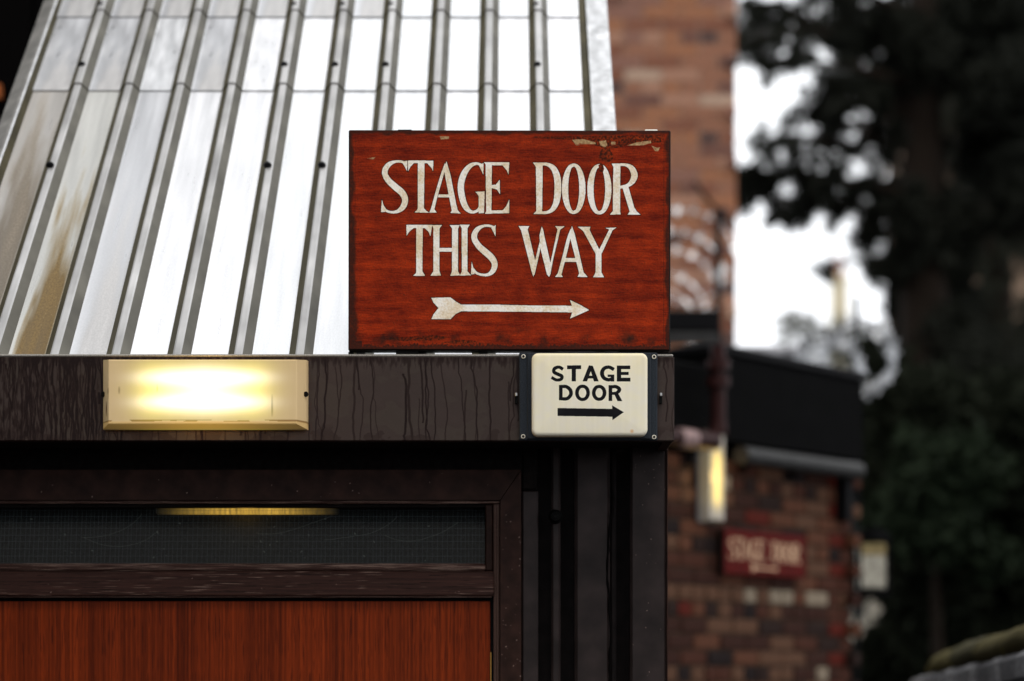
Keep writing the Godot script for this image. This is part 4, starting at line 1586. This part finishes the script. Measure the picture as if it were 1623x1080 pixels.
func far_buildings() -> void:
	var d := 42.0
	var xl := at(1442, 0, d).x
	var h := thing("stone_house", "tall brown stone house glimpsed through the dark trees", "house", Vector3(xl + 3.5, 0, -d))
	gpart(h, "wall", box(Vector3(7, 12.0, 2.6)), M.sandstone, Vector3(xl + 3.5, 6, -d - 1.3))
	gpart(h, "roof", prism(pl([-3.8, 0, 3.8, 0, 0, 2.2]), 3.2).commit(), M.roof_slate, Vector3(xl + 3.5, 12.003, -d + 0.3))
	for j in 4:
		for i in 3:
			window(h, xl + 1.2 + i * 2.2, 2.0 + j * 2.7, -d, 0.9, 1.5)
	var w := thing("white_cottage", "low pale cottage seen between the brick corner and the trees", "house", Vector3(at(1365, 0, 36).x, 0, -36))
	var x0 := at(1285, 0, 36).x
	var x1 := at(1412, 0, 36).x
	gpart(w, "wall", box(Vector3(x1 - x0, 3.9, 4)), M.render_white, Vector3((x0 + x1) / 2, 1.95, -38))
	gpart(w, "roof", prism(pl([-0.85, 0, 0.85, 0, 0, 0.8]), 4.4).commit(), M.roof_slate, Vector3((x0 + x1) / 2, 3.903, -35.8))
	window(w, at(1350, 0, 36).x, 2.9, -36, 0.5, 0.7)
	var c := thing("chimney_stack", "far cream chimney stack with an orange pot against the white sky", "chimney", at(1332, 1070, 48) * Vector3(1, 0, 1))
	var ct := at(0, 442, 48).y
	gpart(c, "stack", box(Vector3(mm(27, 48), ct, 0.4), 0.02), M.cream_stone, Vector3(at(1332, 0, 48).x, ct / 2, -48.2))
	gpart(c, "stack_cap", box(Vector3(mm(34, 48), 0.08, 0.46), 0.02), M.cream_stone, Vector3(at(1332, 0, 48).x, ct + 0.042, -48.2))
	var st := st_new()
	add_tube(st, [Vector3(0, 0, 0), Vector3(0, 0.32, 0), Vector3(0, 0.34, 0), Vector3(0, 0.4, 0)], [0.10, 0.085, 0.1, 0.1], 12)
	gpart(c, "chimney_pot", st.commit(), M.terracotta, Vector3(at(1332, 0, 48).x, ct + 0.083, -48.2))
	# black timber building behind the roof on the left
	var b := thing("timber_building", "black stained timber building behind the metal roof at left", "building", Vector3(-2.6, 0, -7.6))
	gpart(b, "wall", box(Vector3(3.2, 5.6, 1.5)), M.black_timber, Vector3(-2.7, 2.8, -8.42))
	gpart(b, "unseen_wing", box(Vector3(2.3, 4.6, 2.6), 0.01), M.black_timber, Vector3(-3.1, 2.3, -2.95))  # out-of-view block added to darken the left side
	for i in 22:
		gpart(b, "weatherboard", box(Vector3(0.138, 5.56, 0.02), 0.003), M.black_timber, Vector3(-4.2 + i * 0.145, 2.8, -7.655))
	gpart(b, "eaves", box(Vector3(3.6, 0.2, 2.6), 0.01), M.black_timber, Vector3(-2.7, 5.702, -7.9))
	gpart(b, "brick_pier", box(Vector3(0.03, 0.05, 0.03), 0.003), M.terracotta, at(-5, 146, 7.62))

func stone_wall() -> void:
	var w := thing("garden_wall", "grey stone wall with mossy rounded coping at the right", "wall", Vector3(at(1560, 0, 7.5).x, 0, -7.5))
	var a := Vector3(at(1512, 0, 8.4).x, 0, -8.4)
	var b := Vector3(at(1905, 0, 4.6).x, 0, -4.6)
	a.y = -0.06
	b.y = 0.05
	var dir := (b - a).normalized()
	var n := Vector3(dir.z, 0, -dir.x)
	if n.dot(-a) < 0:
		n = -n
	var zz := dir.cross(Vector3.UP).normalized()
	var bs := Basis(dir, zz.cross(dir), zz)
	var length := (b - a).length()
	var r := RandomNumberGenerator.new()
	r.seed = 88
	var top := 1.80
	gpart(w, "wall_core", box(Vector3(length, top - 0.03, 0.26)), M.stone_joint, (a + b) / 2 + Vector3(0, (top - 0.03) / 2, 0), bs)
	var y := top
	var row := 0
	while y > 0.1:
		var hh := r.randf_range(0.06, 0.10)
		var s := r.randf_range(-0.2, 0.0)
		while s < length:
			var ln := r.randf_range(0.16, 0.36)
			var s0 := maxf(s, 0.0)
			var s1 := minf(s + ln, length)
			if s1 - s0 > 0.06:
				gpart(w, "stone", box(Vector3(s1 - s0 - 0.012, hh - 0.012, 0.32 + r.randf_range(-0.02, 0.03)), 0.016), M.stone if r.randf() < 0.6 else M.stone_dark, a + dir * (s0 + s1) / 2 + Vector3(0, y - hh / 2, 0), bs)
			s += ln
		y -= hh
		row += 1
	# rounded coping stones, the first one sloping down to the wall's end
	var s := 0.0
	var k := 0
	while s < length - 0.1:
		var ln := 0.55
		var st := st_new()
		var pts := []
		var rad := []
		for i in 7:
			var f := i / 6.0
			var sag := 0.0
			var rr := 0.105
			if k == 0:
				rr = lerpf(0.03, 0.105, sin(f * PI / 2))
			pts.append(Vector3((f - 0.5) * (ln - 0.012), r.randf_range(-0.006, 0.006), 0))
			rad.append(rr)
		add_tube(st, pts, rad, 14)
		var bb := bs.scaled_local(Vector3(1, 0.62, 1.45))
		gpart(w, "coping_stone", st.commit(), M.moss if k % 3 != 2 else M.moss_dark, a + dir * (s + ln / 2) + Vector3(0, top + 0.015 + r.randf_range(-0.004, 0.012), 0), bb)
		s += ln
		k += 1

# ------------------------------------------------------------------ trees
func spray(r: RandomNumberGenerator, n: int, spread: float, ln: float, wd: float) -> ArrayMesh:
	var st := st_new()
	for i in n:
		var c := Vector3(r.randfn(0, 0.4), r.randfn(0, 0.3), r.randfn(0, 0.4)) * spread
		var d := Vector3(r.randfn(0, 1), r.randfn(-0.2, 0.7), r.randfn(0, 1)).normalized()
		var s := d.cross(Vector3(r.randfn(0, 1), r.randfn(0, 1), r.randfn(0, 1))).normalized() * wd * 0.5
		var e := d * ln * r.randf_range(0.6, 1.3)
		var nn := d.cross(s).normalized()
		tri(st, c - e * 0.5, c + s, c + e * 0.5, nn)
		tri(st, c - e * 0.5, c + e * 0.5, c - s, nn)
	return st.commit()

func crown(parent: Node3D, mesh: Mesh, m: Material, blobs: Array, r: RandomNumberGenerator, called := "crown") -> void:
	# blobs: [centre, radii, count]
	var xf := []
	for bl in blobs:
		var c: Vector3 = bl[0]
		var rad: Vector3 = bl[1]
		for i in int(bl[2]):
			var v := Vector3(r.randfn(0, 1), r.randfn(0, 1), r.randfn(0, 1)).normalized() * pow(r.randf(), 0.5)
			var bs := Basis(Vector3(r.randfn(0, 1), r.randfn(0, 1), r.randfn(0, 1)).normalized(), r.randf_range(0, TAU)).scaled(Vector3.ONE * r.randf_range(0.7, 1.35))
			xf.append(Transform3D(bs, c + v * rad))
	var mm_ := MultiMesh.new()
	mm_.transform_format = MultiMesh.TRANSFORM_3D
	mm_.mesh = mesh
	mm_.instance_count = xf.size()
	var inv := chain(parent).affine_inverse()
	for i in xf.size():
		mm_.set_instance_transform(i, inv * (xf[i] as Transform3D))
	var o := MultiMeshInstance3D.new()
	o.name = fresh(called, parent)
	o.multimesh = mm_
	o.material_override = m
	o.set_meta("kind", "stuff")
	parent.add_child(o)

func blob(px: float, py: float, d: float, rx: float, ry: float, rz: float, n: int) -> Array:
	return [at(px, py, d), Vector3(mm(rx, d), mm(ry, d), rz), n]

func trees() -> void:
	var r := RandomNumberGenerator.new()
	r.seed = 555
	var needle := spray(r, 26, 0.16, 0.13, 0.022)
	var twig_spray := spray(r, 16, 0.085, 0.11, 0.018)
	var leafy := spray(r, 18, 0.14, 0.09, 0.05)
	# big evergreen whose limbs reach left across the sky
	var d := 18.0
	var base := at(1470, 1070, d) * Vector3(1, 0, 1)
	var t := thing("evergreen_tree", "tall black-green evergreen with limbs reaching left across the white sky", "tree", base)
	var tr := st_new()
	add_tube(tr, [base, base + Vector3(0.05, 2.5, 0), base + Vector3(-0.05, 5, 0.05), base + Vector3(0, 8.5, 0)], [0.26, 0.22, 0.17, 0.05], 10)
	gpart(t, "trunk", tr.commit(), M.bark, Vector3.ZERO)
	var limbs := [
		[1440, 60, 1190, 25, 30, 120], [1440, 10, 1260, -30, 40, 170], [1440, 120, 1215, 92, 24, 105], [1440, 165, 1262, 170, 30, 120],
		[1440, 300, 1290, 285, 34, 70], [1300, 270, 1185, 275, 44, 150], [1420, 215, 1330, 235, 18, 26], [1420, 355, 1360, 372, 18, 26], [1420, 400, 1300, 424, 10, 14], [1430, 90, 1330, 60, 46, 150],
		[1440, 260, 1390, 300, 26, 40], [1400, 140, 1300, 130, 40, 90],
		[1300, 40, 1180, 60, 30, 80], [1260, 20, 1170, 0, 30, 70], [1420, 30, 1330, 10, 40, 130], [1440, 120, 1370, 110, 36, 110], [1440, 190, 1380, 200, 30, 80], [1330, 310, 1190, 318, 26, 70], [1440, 320, 1390, 330, 22, 40],
		[1450, 440, 1400, 410, 18, 36], [1450, 470, 1405, 480, 16, 36], [1300, 210, 1225, 228, 14, 20], [1350, 190, 1290, 196, 14, 22]]
	var blobs := []
	var lt := st_new()
	var hangs := []
	for l in limbs:
		var a := at(l[0] + 30, l[1] + 20, d)
		var b := at(l[2], l[3], d + r.randf_range(-1.2, 1.2))
		add_tube(lt, [a, a.lerp(b, 0.5) + Vector3(0, 0.05, 0), b], [0.05, 0.03, 0.008], 6)
		var size := mm(l[4], d)
		for i in int(3 + l[5] / (8.0 if l[1] > 230 else 13.0)):
			var f := pow(r.randf(), 0.8)
			var p := a.lerp(b, f) + Vector3(0, 0.1 * f * (1.0 - f), 0)
			var q := p + Vector3(r.randfn(-0.5, 0.8) * size, r.randfn(-0.35, 0.6) * size, r.randfn(0, 1.0) * size)
			add_tube(lt, [p, q], [0.009, 0.003], 4, false)
			for k in 5:
				hangs.append([p.lerp(q, 0.15 + 0.2 * k) + Vector3(r.randfn(0, 0.03), r.randfn(-0.02, 0.03), r.randfn(0, 0.03)), Vector3.ONE * 0.04, 1 if l[1] < 230 and k % 2 == 0 else 2])
	gpart(t, "limbs", lt.commit(), M.bark, Vector3.ZERO)
	for i in 13:
		blobs.append(blob(1446 + r.randf_range(-14, 20), 20 + i * 45.0, d + r.randf_range(-0.4, 0.6), 38, 46, 0.4, 60))
	for i in 15:
		blobs.append(blob(1482 + r.randf_range(-12, 160), -40 + i * 45.0, d + r.randf_range(-0.6, 0.8), 72, 62, 0.6, 230))
	crown(t, twig_spray, M.needle_black, blobs + hangs, r)
	# yew behind
	d = 22.0
	base = at(1570, 1070, d) * Vector3(1, 0, 1)
	t = thing("yew_tree", "dense dark yew standing behind the evergreen at the right edge", "tree", base)
	tr = st_new()
	add_tube(tr, [base, base + Vector3(0, 3, 0), base + Vector3(0.1, 7.5, 0)], [0.3, 0.24, 0.08], 10)
	gpart(t, "trunk", tr.commit(), M.bark, Vector3.ZERO)
	blobs = []
	for i in 26:
		blobs.append(blob(r.randf_range(1490, 1720), -60 + i * 44.0, d + r.randf_range(-0.8, 1.0), 90, 62, 0.9, 105))
	crown(t, twig_spray, M.needle_dark, blobs, r)
	# bushes under the trees
	d = 15.0
	base = at(1480, 1070, d) * Vector3(1, 0, 1)
	t = thing("laurel_bush", "green leafy bush under the dark trees beyond the lantern", "bush", base)
	tr = st_new()
	add_tube(tr, [base, base + Vector3(0.05, 1.2, 0), base + Vector3(0, 2.6, 0)], [0.06, 0.05, 0.02], 8)
	gpart(t, "trunk", tr.commit(), M.bark, Vector3.ZERO)
	blobs = []
	for i in 15:
		blobs.append(blob(r.randf_range(1405, 1580), r.randf_range(700, 900), d + r.randf_range(-0.4, 0.4), 40, 22, 0.3, 34))
	crown(t, leafy, M.leaf_green, blobs, r)
	base = at(1540, 1070, 16.5) * Vector3(1, 0, 1)
	t = thing("dark_shrub", "wide dull dark shrub filling the ground behind the stone wall", "bush", base)
	tr = st_new()
	add_tube(tr, [base, base + Vector3(0.05, 1.2, 0), base + Vector3(0, 2.2, 0)], [0.08, 0.06, 0.02], 8)
	gpart(t, "trunk", tr.commit(), M.bark, Vector3.ZERO)
	blobs = []
	for i in 40:
		blobs.append(blob(r.randf_range(1455, 1720), r.randf_range(640, 1130), 16.5 + r.randf_range(-0.6, 0.8), 70, 55, 0.4, 170))
	for i in 9:
		blobs.append(blob(r.randf_range(1385, 1430), 575.0 + i * 22.0, 16.5, 26, 26, 0.3, 60))
	for y in [690, 730, 760, 880, 915, 1050]:
		blobs.append(blob(1364, y, 16.5, 14, 18, 0.3, 40))
	blobs.append(blob(1368, 1075, 16.5, 30, 22, 0.3, 90))
	for i in 10:
		blobs.append(blob(r.randf_range(1422, 1460), r.randf_range(850, 960), 16.5, 26, 30, 0.3, 50))
		blobs.append(blob(r.randf_range(1400, 1440), r.randf_range(1030, 1130), 16.5, 36, 32, 0.3, 80))
		blobs.append(blob(r.randf_range(1405, 1440), r.randf_range(630, 760), 16.5, 20, 30, 0.3, 50))
	crown(t, leafy, M.leaf_dull, blobs, r)
	# thin twigs against the sky behind the wire
	base = at(1285, 1070, 26) * Vector3(1, 0, 1)
	t = thing("bare_shrub", "thin grey twiggy shrub against the sky behind the razor wire", "bush", base)
	tr = st_new()
	add_tube(tr, [base, base + Vector3(0, 3, 0), base + Vector3(0.1, 4.9, 0)], [0.06, 0.04, 0.01], 6)
	gpart(t, "trunk", tr.commit(), M.bark, Vector3.ZERO)
	crown(t, needle, M.twig_leaf, [blob(1285, 535, 26, 60, 40, 0.3, 22), blob(1345, 560, 26, 45, 60, 0.3, 30), blob(1262, 510, 26, 20, 18, 0.2, 6)], r)
	# broad far conifer masses
	base = at(1700, 1070, 28) * Vector3(1, 0, 1)
	t = thing("far_conifer", "tall far conifer closing the view beyond the right edge", "tree", base)
	tr = st_new()
	add_tube(tr, [base, base + Vector3(0, 6, 0), base + Vector3(0, 12, 0)], [0.3, 0.2, 0.04], 8)
	gpart(t, "trunk", tr.commit(), M.bark, Vector3.ZERO)
	blobs = []
	for i in 24:
		blobs.append(blob(r.randf_range(1660, 1900), -100 + i * 46.0, 28 + r.randf_range(-0.8, 1.0), 95, 60, 1.0, 260))
	crown(t, needle, M.needle_dark, blobs, r)
